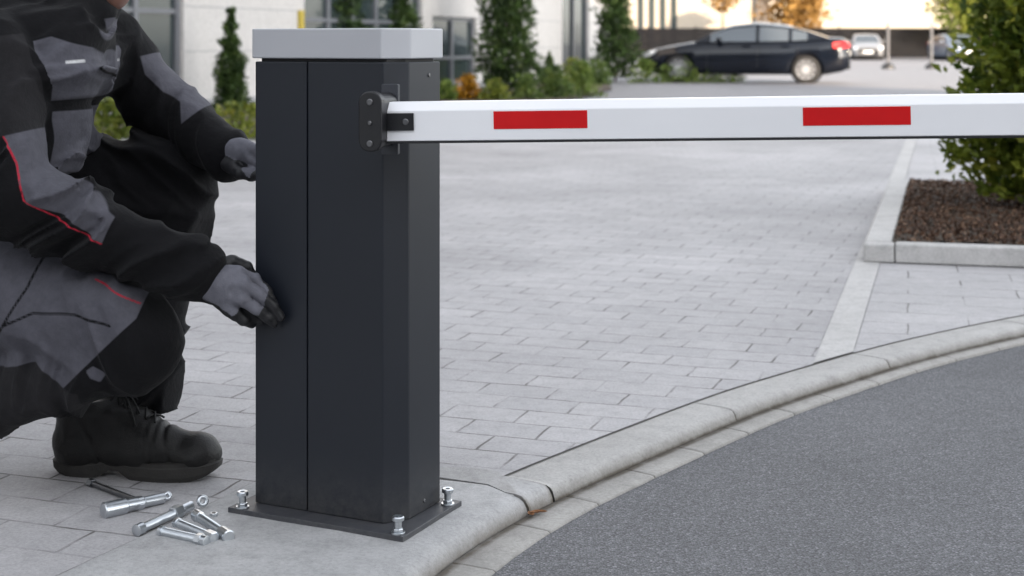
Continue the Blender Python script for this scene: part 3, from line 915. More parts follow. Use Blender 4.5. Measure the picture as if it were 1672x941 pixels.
# stubble beard shell and knitted cap
gr = Grid(hd - 0.2, hd + 0.2, 0.005)
V = gr.empty()
ell(gr, V, HP(-0.018, 0, 0.038), (0.104, 0.084, 0.098), 0.0, rotm)
ell(gr, V, HP(0.06, 0, 0.062), (0.07, 0.06, 0.012), 0.015, rotm)
person_part("cap", V, gr, M['lace'], worker)

# ---- jacket
gr = Grid(np.array([-1.42, 2.74, 0.30]), np.array([-0.52, 3.66, 1.12]), 0.0045)
Vt = gr.empty()
cap(gr, Vt, P(35, 310, 3.13), P(78, 95, 3.11), 0.112, 0.118, 0.0)
cap(gr, Vt, P(48, 310, 3.36), P(92, 92, 3.34), 0.110, 0.118, 0.06)
cap(gr, Vt, P(-80, 360, 3.24), P(-40, 80, 3.24), 0.175, 0.165, 0.08)
cap(gr, Vt, P(-80, 360, 3.24), P(-100, 440, 3.24), 0.175, 0.180, 0.05)
cap(gr, Vt, P(98, 75, 3.20), P(118, 14, 3.20), 0.108, 0.084, 0.05)
cap(gr, Vt, P(-5, 90, 3.06), P(140, 70, 3.38), 0.09, 0.09, 0.05)
cap(gr, Vt, P(50, 22, 3.14), P(160, 22, 3.16), 0.03, 0.032, 0.03)     # rolled collar
Vn = gr.empty()
cap(gr, Vn, nS, nE, 0.088, 0.076, 0.0)
cap(gr, Vn, nE, nW, 0.078, 0.053, 0.03)
cap(gr, Vn, nW - (nW - nE) * 0.12, nW + (nW - nE) * 0.02, 0.056, 0.058, 0.01)
Vf = gr.empty()
cap(gr, Vf, fS, fE, 0.082, 0.070, 0.0)
cap(gr, Vf, fE, fW, 0.072, 0.054, 0.03)
cap(gr, Vf, fW - (fW - fE) * 0.15, fW + (fW - fE) * 0.03, 0.056, 0.058, 0.01)
sh = lambda t: 0.018 + 0.018 * np.exp(-((t - 1.0) / 0.25) ** 2) 
fo = lambda t: 0.015 + 0.026 * np.exp(-((t - 0.20) / 0.28) ** 2) + 0.010 * np.exp(-((t - 0.95) / 0.1) ** 2)
folds(gr, Vn, [(nS, nE, 0.08, sh, 15, 0.6), (nE, nW, 0.065, fo, 19, -0.6)])
folds(gr, Vf, [(fS, fE, 0.08, lambda t: 0.55 * sh(t), 17, 0.6), (fE, fW, 0.065, lambda t: 0.5 * fo(t), 19, 0.5)])
folds(gr, Vt, [(P(35, 310, 3.2), P(90, 40, 3.2), 0.12, lambda t: 0.024 + 0 * t, 12, 0.9)])
# pockets and placket stand a few millimetres proud of the front
XX, ZZ = np.meshgrid(gr.ax[0], gr.ax[2], indexing='ij')
pe = np.stack([CX + XX.ravel() * F / 3.03, HY + (H - ZZ.ravel()) * F / 3.03], 1)
POCKET = [(64, 108), (142, 104), (160, 160), (64, 164)]
POCKET2 = [(68, 182), (148, 178), (138, 262), (80, 266)]
PLACKET = [(158, 96), (176, 96), (182, 150), (160, 280), (143, 280), (160, 190)]
lift = np.zeros(len(pe))
for q, am in ((POCKET, 0.007), (POCKET2, 0.004), (PLACKET, 0.006)):
    lift = np.maximum(lift, am * np.clip(poly_sd(pe, q) / 5 + 0.5, 0, 1))
Vt -= lift.reshape(XX.shape)[:, None, :].astype(np.float32) * (np.abs(Vt) < 0.04)
# hem: open plane under the torso
hz_ = P(110, 281, 3.1)[2]
Zg = gr.ax[2][None, None, :]; Xg = gr.ax[0][:, None, None]
Vt = np.maximum(Vt, (hz_ - Zg + 0.50 * np.minimum(Xg + 0.93, 0)).astype(np.float32))
V = np.minimum(smin(Vt, Vn, 0.010), 0.25)
V = smin(V, Vf, 0.035)
TOR_G = [[(44, 74), (92, 60), (148, 78), (163, 112), (165, 165), (160, 200), (142, 295), (40, 295)],
         [(152, 30), (200, 20), (206, 100), (188, 140), (178, 165), (154, 297), (146, 297), (162, 200), (168, 165), (166, 110)]]
TOR_M = [[(-300, -300), (-299, -300), (-299, -299)]]
SLV_G = [[(8, 222), (75, 206), (90, 225), (97, 262), (122, 280), (180, 345), (189, 354), (170, 397), (110, 350), (55, 330), (42, 300), (30, 255)]]
SLV_M = [[(-80, 70), (40, 50), (70, 110), (95, 206), (75, 206), (8, 222), (-80, 236)]]
PIPE = [(8, 222), (22, 240), (34, 265), (43, 300), (49, 324), (82, 344), (120, 368), (170, 397)]
FAR_G = [[(232, 92), (255, 84), (282, 105), (306, 140), (348, 166), (305, 200), (300, 165), (270, 150), (240, 122)]]
FAR_M = TOR_M
def jacket_attr(v):
    def near(segs):
        d = np.full(len(v), 9.0)
        for a, b, ra, rb in segs: d = np.minimum(d, d_capsule(v[:, 0], v[:, 1], v[:, 2], a, b, ra, rb))
        return d
    dn = near([(nS, nE, 0.088, 0.076), (nE, nW, 0.078, 0.053)])
    df = near([(fS, fE, 0.082, 0.07), (fE, fW, 0.072, 0.054)])
    dt = near([(P(35, 310, 3.13), P(78, 95, 3.11), 0.112, 0.118), (P(48, 310, 3.36), P(92, 92, 3.34), 0.110, 0.118), (P(-80, 360, 3.24), P(-40, 80, 3.24), 0.175, 0.165), (P(98, 75, 3.20), P(118, 14, 3.20), 0.108, 0.084)]) + 0.006
    en, ef, et = elev(v, 2.90), elev(v, 3.38), elev(v, 3.05)
    isn = (dn <= df) & (dn <= dt); isf = (df < dn) & (df < dt); ist = ~(isn | isf)
    crease_shade = np.where(isf, -1e3, (0.010 - np.abs(dn - dt + 0.004)) * 800)  # shade of the fold between sleeve and torso, painted as dark cloth
    crease_shade = np.where(dn > 0.03, -1e3, crease_shade)
    pick = lambda a, b, c: np.where(isn, a, np.where(isf, b, c))
    none = np.full(len(v), -1e3)
    return dict(grey=pick(union_sd(en, SLV_G), union_sd(ef, FAR_G), union_sd(et, TOR_G)),
                mid=pick(union_sd(en, SLV_M), union_sd(ef, FAR_M), union_sd(et, TOR_M)),
                red=pick(1.4 - line_sd(en, PIPE), none, none),
                slot=pick(crease_shade, none, np.maximum(np.maximum(crease_shade, -1e3), np.maximum(2.0 - line_sd(et, [(150, 55), (164, 112), (167, 165), (161, 200), (144, 297)]), poly_sd(et, [(66, 165), (159, 160), (150, 180), (68, 182)])))),
                light=pick(none, none, np.maximum(poly_sd(et, [(117, 99), (141, 97), (142, 102), (117, 104)]), poly_sd(et, [(172, 20), (194, 10), (196, 28), (180, 36)]))))
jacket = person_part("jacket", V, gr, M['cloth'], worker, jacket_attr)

# ---- trousers
gr = Grid(np.array([-1.45, 2.80, 0.04]), np.array([-0.52, 3.64, 0.86]), 0.0045)
V = gr.empty()
cap(gr, V, nH + np.array([0, 0.03, 0]), fH, 0.15, 0.15, 0.0)
Vn = gr.empty()
cap(gr, Vn, nH, nK, 0.138, 0.090, 0.0)
cap(gr, Vn, P(60, 478, 3.05), P(190, 514, 3.0), 0.103, 0.086, 0.03)
ell(gr, Vn, P(222, 560, 3.0), (0.088, 0.085, 0.100), 0.02)
cap(gr, Vn, P(188, 574, 3.01), nA, 0.080, 0.074, 0.025)
Vf = gr.empty()
cap(gr, Vf, fH, fK, 0.125, 0.088, 0.0)
cap(gr, Vf, fK, fA, 0.090, 0.070, 0.02)
lg = lambda t: 0.014 + 0.020 * np.exp(-((t - 0.85) / 0.2) ** 2)
sk = lambda t: 0.018 + 0.016 * np.exp(-((t - 0.1) / 0.2) ** 2) + 0.014 * np.exp(-((t - 1) / 0.2) ** 2)
folds(gr, Vn, [(nH, nK, 0.11, lambda t: 0.020 - 0.010 * np.clip(t, 0, 1), 13, 0.8), (P(188, 574, 3.01), nA, 0.08, sk, 20, -0.5)])
folds(gr, Vf, [(fH, fK, 0.11, lg, 12, 0.8), (fK, fA, 0.08, sk, 11, 1.2)])
Zg = gr.ax[2][None, None, :]; Xg = gr.ax[0][:, None, None]
Vf = np.maximum(Vf, (0.128 - Zg - 0.05 * (Xg + 0.82)).astype(np.float32))
V = smin(smin(V, Vn, 0.03), Vf, 0.012)
TR_G = [[(-120, 370), (60, 400), (150, 440), (240, 478), (230, 515), (190, 552), (106, 632), (58, 592), (0, 604), (-120, 604)], [(148, 600), (160, 592), (181, 604), (170, 619), (155, 612)]]
TR_M = [[(-120, 600), (0, 602), (60, 590), (106, 632), (132, 640), (132, 668), (0, 730), (-120, 760)]]
FT_M = TOR_M
def trouser_attr(v):
    dn = np.minimum(d_capsule(v[:, 0], v[:, 1], v[:, 2], nH, nK, 0.128, 0.09), d_capsule(v[:, 0], v[:, 1], v[:, 2], P(188, 574, 3.01), nA, 0.08, 0.074))
    df = np.minimum(d_capsule(v[:, 0], v[:, 1], v[:, 2], fH, fK, 0.125, 0.088), d_capsule(v[:, 0], v[:, 1], v[:, 2], fK, fA, 0.09, 0.07))
    isn = dn <= df
    en, ef = elev(v, 2.96), elev(v, 3.34)
    none = np.full(len(v), -1e3)
    return dict(grey=np.where(isn, union_sd(en, TR_G), none), mid=np.where(isn, union_sd(en, TR_M), union_sd(ef, FT_M)),
                red=np.where(isn, 1.2 - line_sd(en, [(158, 455), (192, 472), (232, 494)]), none),
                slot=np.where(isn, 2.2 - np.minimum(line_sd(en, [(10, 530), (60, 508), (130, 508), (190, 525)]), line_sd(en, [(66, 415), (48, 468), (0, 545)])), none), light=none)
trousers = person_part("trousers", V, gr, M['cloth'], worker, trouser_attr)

# ---- gloves
def glove(name, wrist, knuckles, fingers, thumb, back, fill=None):
    pts = [wrist] + knuckles + [q for f in fingers for q in f] + thumb
    lo = np.min(pts, axis=0) - 0.06; hi = np.max(pts, axis=0) + 0.06
    gr = Grid(lo, hi, 0.0026)
    V = gr.empty()
    cap(gr, V, wrist, wrist * 0.5 + np.mean(knuckles, axis=0) * 0.5, 0.031, 0.026, 0.0)
    for k in knuckles: cap(gr, V, wrist * 0.7 + k * 0.3, k, 0.023, 0.0145, 0.016)
    cap(gr, V, np.mean(knuckles, axis=0), np.mean([f[0] for f in fingers], axis=0) - back * 0.006, 0.017, 0.013, 0.006)
    for (q0, q1) in (fill or ()): cap(gr, V, q0, q1, 0.016, 0.013, 0.004)
    for i, f in enumerate(fingers):
        rr = [0.0125, 0.0118, 0.0108, 0.0095][:len(f) + 1]
        ch = [knuckles[i]] + f
        Vq = gr.empty()
        for j in range(len(ch) - 1): cap(gr, Vq, ch[j], ch[j + 1], rr[j], rr[j + 1], 0.004)
        V = smin(V, Vq, 0.005)
    Vq = gr.empty()
    for j in range(len(thumb) - 1): cap(gr, Vq, thumb[j], thumb[j + 1], 0.016 - 0.002 * j, 0.0145 - 0.002 * j, 0.005)
    V = smin(V, Vq, 0.009)
    idx = np.argwhere(np.abs(V) < 0.02); p = gr.lo + gr.h * idx
    V[tuple(idx.T)] -= (0.0022 * (vnoise(p * 70) - 0.5) + 0.0030 * (vnoise(p * np.array([110, 35, 35])) - 0.5)).astype(np.float32)
    v, f = surface_nets(V, gr.lo, gr.h)
    v = relax(v, f, 2)
    ctr = np.mean(knuckles + [wrist], axis=0)
    wr = np.linalg.norm(v - wrist, axis=1)
    reach = np.linalg.norm(np.mean(knuckles, axis=0) - wrist)
    dip = (v - ctr) @ back                                     # height above the palm plane
    coat = np.maximum(-0.004 - dip, wr - reach * 1.62)         # palm and fingertips are dipped
    fc = coat[f].mean(axis=1) > 0
    g_o = mesh_obj(name, v, f, M['glove'], worker, smooth=True)
    g_o.data.materials.append(M['glove_palm'])
    g_o.data.polygons.foreach_set("material_index", fc.astype(np.int32))
    return g_o
bk = np.array([0.15, -0.93, 0.33]); bk /= np.linalg.norm(bk)
glove("glove", P(322, 452, 2.955),
      [P(389, 445, 2.955), P(399, 463, 2.940), P(394, 488, 2.940), P(380, 510, 2.950)],
      [[P(416, 456, 2.970), P(437, 477, 2.972), P(446, 494, 2.972)], [P(425, 482, 2.948), P(446, 500, 2.958), P(459, 518, 2.966)],
       [P(418, 504, 2.948), P(436, 518, 2.962), P(446, 528, 2.970)], [P(398, 522, 2.962), P(411, 528, 2.985)]],
      [P(348, 440, 2.975), P(378, 428, 2.995), P(402, 436, 3.005), P(412, 449, 3.01)], bk, ((P(392, 478, 2.968), P(418, 500, 2.988)), (P(388, 500, 2.968), P(412, 515, 2.990)), (P(400, 505, 2.972), P(424, 520, 2.985))))
bk2 = np.array([0.05, -0.45, 0.89]); bk2 /= np.linalg.norm(bk2)
glove("glove", P(364, 247, 3.33),
      [P(402, 238, 3.27), P(412, 246, 3.25), P(414, 258, 3.25), P(408, 270, 3.27)],
      [[P(422, 244, 3.22), P(436, 254, 3.19)], [P(430, 254, 3.20), P(440, 266, 3.17)], [P(430, 268, 3.20), P(440, 280, 3.17)], [P(420, 280, 3.22), P(430, 290, 3.19)]],
      [P(372, 268, 3.28), P(392, 283, 3.24), P(412, 287, 3.21), P(424, 288, 3.19)], bk2)

# ---- boots
def boot(heel, toe, pitch, name="boot"):
    """heel and toe: ground points of the sole's ends"""
    heel, toe = np.array(heel, float), np.array(toe, float)
    fx = toe - heel; fx[2] = 0; L = np.linalg.norm(fx); fx /= L
    fy = np.array([-fx[1], fx[0], 0.0]); fz = np.array([0, 0, 1.0])
    q = L / 0.355
    loc = lambda x, y, z: np.array([x, y, z]) * q
    gr = Grid((-0.05, -0.10, -0.02), (0.42 * q + .02, 0.10, 0.24), 0.0042)
    X, Y, Z = gr.ax[0][:, None, None], gr.ax[1][None, :, None], gr.ax[2][None, None, :]
    V = gr.empty()
    cap(gr, V, loc(0.052, 0, 0.062), loc(0.060, 0, 0.125), 0.052 * q, 0.050 * q, 0.0)
    cap(gr, V, loc(0.055, 0, 0.055), loc(0.20, 0, 0.050), 0.047 * q, 0.046 * q, 0.03)
    cap(gr, V, loc(0.095, 0, 0.125), loc(0.235, 0, 0.064), 0.046 * q, 0.040 * q, 0.03)
    cap(gr, V, loc(0.20, 0.004, 0.048), loc(0.300, 0.006, 0.044), 0.047 * q, 0.044 * q, 0.02)
    ell(gr, V, loc(0.302, 0.006, 0.046), (0.048 * q, 0.050 * q, 0.038 * q), 0.012)
    cap(gr, V, loc(0.062, 0, 0.12), loc(0.076, 0, 0.165), 0.050 * q, 0.046 * q, 0.02)
    cap(gr, V, loc(0.112, 0, 0.150), loc(0.125, 0, 0.170), 0.020 * q, 0.014 * q, 0.015)     # tongue
    V = np.maximum(V, (0.022 * q - Z).astype(np.float32) + 0 * V)
    top = 0.150 * q + 0.10 * np.maximum(0, X - 0.07 * q)
    V = np.maximum(V, (Z - top).astype(np.float32))
    idx = np.argwhere(np.abs(V) < 0.02); p = gr.lo + gr.h * idx
    wr = 0.0030 * (vnoise(p * np.array([60, 18, 60])) - 0.5) + 0.0018 * np.exp(-((p[:, 0] / q - 0.225) / 0.02) ** 2) * np.sin(p[:, 0] * 330)
    pad = 0.005 * np.exp(-((p[:, 2] / q - 0.135) / 0.012) ** 2)                              # padded collar
    seam = -0.0040 * np.exp(-((p[:, 0] / q - 0.255 + 0.3 * (p[:, 2] / q - 0.05)) / 0.0045) ** 2) - 0.004 * np.exp(-((p[:, 0] / q - 0.10 + 0.5 * (p[:, 2] / q - 0.06)) / 0.0045) ** 2)
    V[tuple(idx.T)] -= (wr + pad + seam).astype(np.float32)
    v, f = surface_nets(V, gr.lo, gr.h)
    v = relax(v, f, 2)
    cp, sp = math.cos(pitch), math.sin(pitch)
    def place(v):
        v = np.array(v, float).reshape(-1, 3)
        x, z = v[:, 0] - 0.27 * q, v[:, 2]
        x, z = x * cp + z * sp, -x * sp + z * cp       # heel lifts about the ball of the foot
        x = x + 0.27 * q
        return heel + x[:, None] * fx + v[:, 1:2] * fy + z[:, None] * fz
    up = mesh_obj(name, place(v), f, M['boot'], worker, smooth=True)
    # sole: outline swept up in three layers, arch under the instep
    out = []
    for a in np.linspace(0, 2 * math.pi, 64, endpoint=False):
        c, s = math.cos(a), math.sin(a)
        x = 0.176 + 0.178 * np.sign(c) * abs(c) ** 0.8
        w = 0.050 - 0.012 * math.exp(-((x - 0.14) / 0.05) ** 2) + 0.004 * math.exp(-((x - 0.25) / 0.05) ** 2)
        out.append((x * q, np.sign(s) * abs(s) ** 0.62 * w * q))
    mb = MB(); nl = 64
    def bottom(x):
        x /= q
        return (0.015 * math.exp(-((x - 0.135) / 0.026) ** 4) + 0.020 * max(0, (x - 0.29) / 0.065) ** 2 + 0.006 * max(0, (0.03 - x) / 0.03)) * q
    vs = []
    for k, (zf, sc) in enumerate(((0, 0.955), (0.25, 0.99), (0.72, 1.0), (0.80, 0.965), (1.0, 0.965))):
        for (x, y) in out:
            zb = bottom(x); zt = 0.036 * q + 0.006 * q * max(0, x / q - 0.25) / 0.1
            xx = 0.176 * q + (x - 0.176 * q) * sc
            lug = 0.0
            vs.append((xx, y * sc, zb + (zt - zb) * zf))
    fs = [[k * nl + i, k * nl + (i + 1) % nl, (k + 1) * nl + (i + 1) % nl, (k + 1) * nl + i] for k in range(4) for i in range(nl)]
    fs += [list(range(nl))[::-1], list(range(4 * nl, 5 * nl))]
    mesh_obj("sole", place(vs), fs, M['sole'], up, smooth=False)
    mb = MB()
    ztop = lambda x, y: 0.125 - 0.436 * (x - 0.095) + 0.0478 - (0.045 - math.sqrt(max(1e-6, 0.045 ** 2 - y * y)))
    for k in range(5):
        x0_ = 0.128 + 0.019 * k
        for sg in (-1, 1):
            pts = [loc(x0_ + 0.019 * t, sg * (-0.024 + 0.048 * t), ztop(x0_ + 0.019 * t, -0.024 + 0.048 * t) + (0.0015 if sg > 0 else 0.003)) for t in np.linspace(0, 1, 8)]
            mb.tube(place(pts), 0.0024, 7)
    for (dy, dx, dz, r) in ((-0.014, 0.060, -0.030, .0022), (-0.024, 0.058, -0.052, .0022), (-0.020, 0.045, -0.075, .0022), (0.010, 0.055, -0.040, .0022)):
        pts = [loc(0.132 + dx * t, -0.004 + dy * t * 1.6, 0.158 + dz * t * t + 0.016 * math.sin(3 * t)) for t in np.linspace(0, 1, 9)]
        mb.tube(place(pts), r, 6)
    mesh_obj("laces", mb.v, mb.f, M['lace'], up, smooth=True)
    return up
boot(G(92, 768), G(362, 781), 0.0)
na = np.array(nA)
boot((na[0] - 0.16, na[1] + 0.05, 0.0), (na[0] + 0.12, na[1] + 0.02, 0.0), R(24))

# ------------------------------------------------------------------ foliage
def leaves(pts, nrm, size, tint, asp=0.5, droop=0.0, fold=0.18):
    """one folded diamond leaf per point"""
    n = len(pts)
    d = RNG.normal(size=(n, 3)) * 0.75 + nrm
    d[:, 2] += 0.25 - droop
    d /= np.linalg.norm(d, axis=1)[:, None]
    s = np.cross(d, RNG.normal(size=(n, 3))); s /= np.linalg.norm(s, axis=1)[:, None]
    up = np.cross(s, d)
    L = (size * RNG.uniform(0.6, 1.3, n))[:, None]
    W = L * asp
    v = np.stack([pts - d * L * 0.5, pts + s * W * 0.5 + up * W * fold, pts + d * L * 0.5 - up * L * 0.1, pts - s * W * 0.5 + up * W * fold], 1).reshape(-1, 3)
    f = np.arange(4 * n).reshape(n, 4)
    f = np.concatenate([f[:, [0, 1, 2]], f[:, [0, 2, 3]]])
    return v, f, np.repeat(tint, 4)

def crown(n, rfun, h, z0, lump, seed_off, shell=0.55):
    """points spread through an uneven crown; rfun(t) = radius at relative height t"""
    t = RNG.random(n * 3) ** 0.85
    a = RNG.uniform(0, 2 * math.pi, n * 3)
    rr = np.array([rfun(q) for q in t])
    keep = RNG.random(n * 3) < rr / rr.max()
    t, a, rr = t[keep][:n], a[keep][:n], rr[keep][:n]
    q = np.stack([np.cos(a) * 2.2 + seed_off, np.sin(a) * 2.2 + seed_off, t * h * lump], 1)
    k = 0.42 + 1.15 * vnoise(q) * (0.75 + 0.5 * vnoise(q * 2.7 + 8)) + 0.14 * RNG.normal(size=len(t)) * 0.6
    rad = rr * k * np.maximum(RNG.random(len(t)) ** shell, 0.15)
    p = np.stack([np.cos(a) * rad, np.sin(a) * rad, z0 + t * h], 1)
    nr = np.stack([np.cos(a), np.sin(a), 0.25 + 0 * a], 1)
    tint = np.clip(0.12 + 0.9 * (vnoise(q * 1.7 + 4) - 0.2) + 0.15 * RNG.normal(size=len(t)), 0, 1)
    return p, nr, tint

M['bark'] = simple("brown_bark", (0.075, 0.055, 0.04), 0.9, 0.0, 0.3, 20.0, 60, 0.01)
M['lf_dark'] = leaf_mat("conifer_green", (0.012, 0.026, 0.008), (0.060, 0.105, 0.024), (0.12, 0.155, 0.045))
M['lf_mid'] = leaf_mat("shrub_green", (0.03, 0.06, 0.015), (0.115, 0.17, 0.038), (0.20, 0.24, 0.06))
M['lf_hedge'] = leaf_mat("hedge_green", (0.05, 0.09, 0.018), (0.15, 0.21, 0.04), (0.24, 0.28, 0.07))
M['lf_yellow'] = leaf_mat("yellow_green", (0.07, 0.10, 0.015), (0.19, 0.22, 0.035), (0.30, 0.28, 0.05))
M['lf_orange'] = leaf_mat("orange_bloom", (0.20, 0.12, 0.01), (0.48, 0.22, 0.012), (0.60, 0.30, 0.02))
M['lf_autumn'] = leaf_mat("autumn_leaf", (0.14, 0.075, 0.02), (0.32, 0.18, 0.05), (0.42, 0.27, 0.09))
M['lf_laurel'] = leaf_mat("glossy_leaf", (0.035, 0.064, 0.008), (0.165, 0.205, 0.024), (0.42, 0.41, 0.065), 0.42)

def plant(name, label, cat, base, h, rfun, n, size, mat, group=None, trunk=0.0, z0=0.05, lump=4.0, asp=0.5, trunk_r=0.03, shell=0.55, droop=0.0):
    base = np.array(base, float)
    t = thing(name, label, cat, tuple(base), group)
    p, nr, ti = crown(n, rfun, h - z0 - trunk, z0 + trunk, lump, base[0] * 3.3 + base[1])
    v, f, tt = leaves(p, nr, size, ti, asp, droop)
    mesh_obj("foliage" if trunk == 0 else "crown", v + base, f, mat, t, attrs={"tint": tt})
    if trunk >= 0:
        mb = MB()
        top = trunk + (h - trunk) * 0.8
        mb.tube([base + np.array([0, 0, -0.02]), base + np.array([0.01, 0.01, top * 0.5]), base + np.array([0.0, 0.0, top])], [trunk_r, trunk_r * 0.7, trunk_r * 0.2], 8)
        for k in range(9):
            a = k * 2.4; zz = trunk + (h - trunk) * (0.1 + 0.075 * k); r = rfun((zz - trunk) / max(h - trunk, .01)) * 0.7
            mb.tube([base + np.array([0, 0, zz - 0.05 * h * .3]), base + np.array([math.cos(a) * r, math.sin(a) * r, zz + 0.06 * h * .5])], [trunk_r * 0.4, trunk_r * 0.12], 5)
        mb.build("trunk", M['bark'], t, smooth=True)
    return t

cone = lambda r, p=0.8: (lambda t: r * max(0.04, (1 - t) ** p) * min(1.0, 0.72 + t * 3))
column = lambda r: (lambda t: r * max(0.05, min(1, (1.02 - t) * 2.2)) * (0.82 + 0.18 * min(1, t * 5)))
dome = lambda r: (lambda t: r * math.sqrt(max(0.02, 1 - (t * 0.98) ** 2)))
ball = lambda r: (lambda t: r * math.sqrt(max(0.03, 1 - (2 * t - 1) ** 2)))

# planter with shrub on the right
pk0, pk1 = G(1410, 429)[:2], G(1655, 437.5)[:2]
PU = np.array([math.cos(R(-14.5)), math.sin(R(-14.5))]); PV = SD
K = pk0
planter = thing("planter_bed", "raised planting bed edged with pale concrete kerb, in front of the leafy shrub", "planter", (K[0], K[1], 0))
kw, kh, PL, PD = 0.095, 0.082, 3.2, 3.05
def kerb_piece(a, b, c, d, name, ht=kh):
    mb = MB(); mb.prism([(q[0], q[1], 0.003) for q in (a, b, c, d)], (0, 0, ht)); return mb.build(name, M['edging'], planter, bevel=0.008, seg=3)
kerb_piece(K, K + PU * 0.128, K + PU * 0.128 + PV * kw, K + PV * kw, "kerb_stone", kh - 0.004)
kerb_piece(K + PU * 0.132, K + PU * 0.855, K + PU * 0.855 + PV * kw, K + PU * 0.132 + PV * kw, "kerb_stone")
kerb_piece(K + PU * 0.860, K + PU * 1.86, K + PU * 1.86 + PV * kw, K + PU * 0.860 + PV * kw, "kerb_stone")
kerb_piece(K + PU * 1.865, K + PU * PL, K + PU * PL + PV * kw, K + PU * 1.865 + PV * kw, "kerb_stone")
for k in range(3):
    a, b = kw + 0.004 + k * 1.0, kw + k * 1.0 + 0.998
    kerb_piece(K + PV * a, K + PU * 0.115 + PV * a, K + PU * 0.115 + PV * b, K + PV * b, "kerb_stone", kh - 0.002)
kerb_piece(K + PV * (PD + .06), K + PU * PL + PV * (PD + .06), K + PU * PL + PV * (PD + 0.13), K + PV * (PD + 0.13), "kerb_stone", kh - 0.012)
a0, b0_ = K + PU * 0.116 + PV * 0.097, K + PU * PL
ns = 90
vs, fs = [], []
for i in range(ns + 1):
    for j in range(ns + 1):
        g = K + PU * (0.117 + (PL - 0.12) * i / ns) + PV * (kw + 0.002 + (PD - kw + .055) * j / ns)
        vs.append((g[0], g[1], 0.062 + 0.018 * vnoise(np.array([[g[0] * 4, g[1] * 4, 1.]]))[0] + 0.022 * vnoise(np.array([[g[0] * 22, g[1] * 22, 5.]]))[0]))
for i in range(ns):
    for j in range(ns):
        fs.append([i * (ns + 1) + j, (i + 1) * (ns + 1) + j, (i + 1) * (ns + 1) + j + 1, i * (ns + 1) + j + 1])
mesh_obj("soil", vs, fs, M['soil'], planter, smooth=True)
# bark chips: many small flakes in one heap
nc = 17000
M['chip'] = leaf_mat("bark_chip", (0.030, 0.014, 0.008), (0.105, 0.052, 0.030), (0.27, 0.17, 0.11), 0.0)
ci = RNG.random(nc) ** 1.0 * 1.7; cj = RNG.random(nc) * (PD - kw) + kw
cp = K[None] + PU[None] * (0.125 + ci[:, None]) + PV[None] * cj[:, None]
cz = 0.088 + 0.010 * RNG.random(nc)
v, f, tt = leaves(np.column_stack([cp, cz]), np.zeros((nc, 3)), 0.024, RNG.random(nc) ** 1.8, 0.45, 0.0, 0.05)
tag(mesh_obj("bark_mulch", v, f, M['chip'], attrs={"tint": tt}), kind='stuff')
shb = G(1668, 338, 0.09)
plant("shrub", "dense leafy green shrub growing out of bark mulch in the kerbed bed", "shrub", (shb[0] + 0.10, shb[1], 0.075), 2.2,
      lambda t: 0.53 * max(0.05, (1 - t) ** 0.95) * min(1.0, 0.45 + t * 4.5), 11000, 0.068, M['lf_laurel'], None, 0.0, 0.06, 7.0, 0.60, 0.035, 0.35, 0.15)

# ------------------------------------------------------------------ left office building
A0 = np.array([-4.4, 21.9]); AD = np.array([5.04, 13.1]); AD /= np.linalg.norm(AD)
AN = np.array([AD[1], -AD[0]])          # wall faces right and towards the camera
def s_px(px):
    t = (px - CX) / F
    return (A0[0] - t * A0[1]) / (t * AD[1] - AD[0])
def zrow(py, px):
    s = s_px(px); Y = A0[1] + AD[1] * s
    return H - (py - HY) * Y / F
def W3(s, off, z):
    q = A0 + AD * s + AN * off
    return np.array([q[0], q[1], z])
M['wall'] = concrete_mat("white_panel", (0.52, 0.50, 0.485), 0.05, 0.0004)
M['frame'] = simple("grey_window_frame", (0.12, 0.125, 0.14), 0.4)
M['winglass'] = simple("window_glass", (0.030, 0.042, 0.044), 0.06, spec=0.55)
M['yellow'] = simple("yellow_panel", (0.40, 0.30, 0.03), 0.5)
M['plinth'] = concrete_mat("grey_plinth", (0.30, 0.30, 0.31), 0.1)
office = thing("office_building", "white panelled office building with tall grey framed windows behind the clipped evergreens", "building", (A0[0], A0[1], 0))
HB = 8.5
sA, sB = -34.0, s_px(1000)
wins = [(-31.0, -26.0, 0.1, 3.6), (-24.0, -19.0, 0.1, 3.6), (-17.0, -12.0, 0.1, 3.6), (-10.5, -7.0, 0.1, 3.6), (s_px(150), s_px(300), 0.10, 3.6), (s_px(497), s_px(690), 0.12, 3.4), (s_px(706), s_px(778), 0.12, zrow(28, 745)), (s_px(918), s_px(962), 0.25, 7.2)]
mb = MB()
def wall_box(s0, s1, z0, z1, o0=-0.35, o1=0.0):
    mb.prism([W3(s0, o0, z0), W3(s1, o0, z0), W3(s1, o1, z0), W3(s0, o1, z0)], (0, 0, z1 - z0))
cuts = sorted(wins); s = sA
for (w0, w1, z0, z1) in cuts:
    wall_box(s, w0, -0.05, HB); wall_box(w0 + .002, w1 - .002, z1, HB); wall_box(w0 + .002, w1 - .002, -0.05, z0); s = w1
wall_box(s, sB, -0.05, HB)
mb.build("wall", M['wall'], office)
mb = MB(); mb.prism([W3(sA - .2, -8, HB), W3(sB + .2, -8, HB), W3(sB + .2, 0.25, HB), W3(sA - .2, 0.25, HB)], (0, 0, 0.35)); mb.build("roof", M['frame'], office)
mb = MB(); mb.prism([W3(sA, -8, -0.05), W3(sB, -8, -0.05), W3(sB, -7.7, -0.05), W3(sA, -7.7, -0.05)], (0, 0, HB + .04)); mb.prism([W3(sB - .3, -7.6, -.05), W3(sB, -7.6, -.05), W3(sB, -.36, -.05), W3(sB - .3, -.36, -.05)], (0, 0, HB + .04)); mb.build("rear_wall", M['wall'], office)
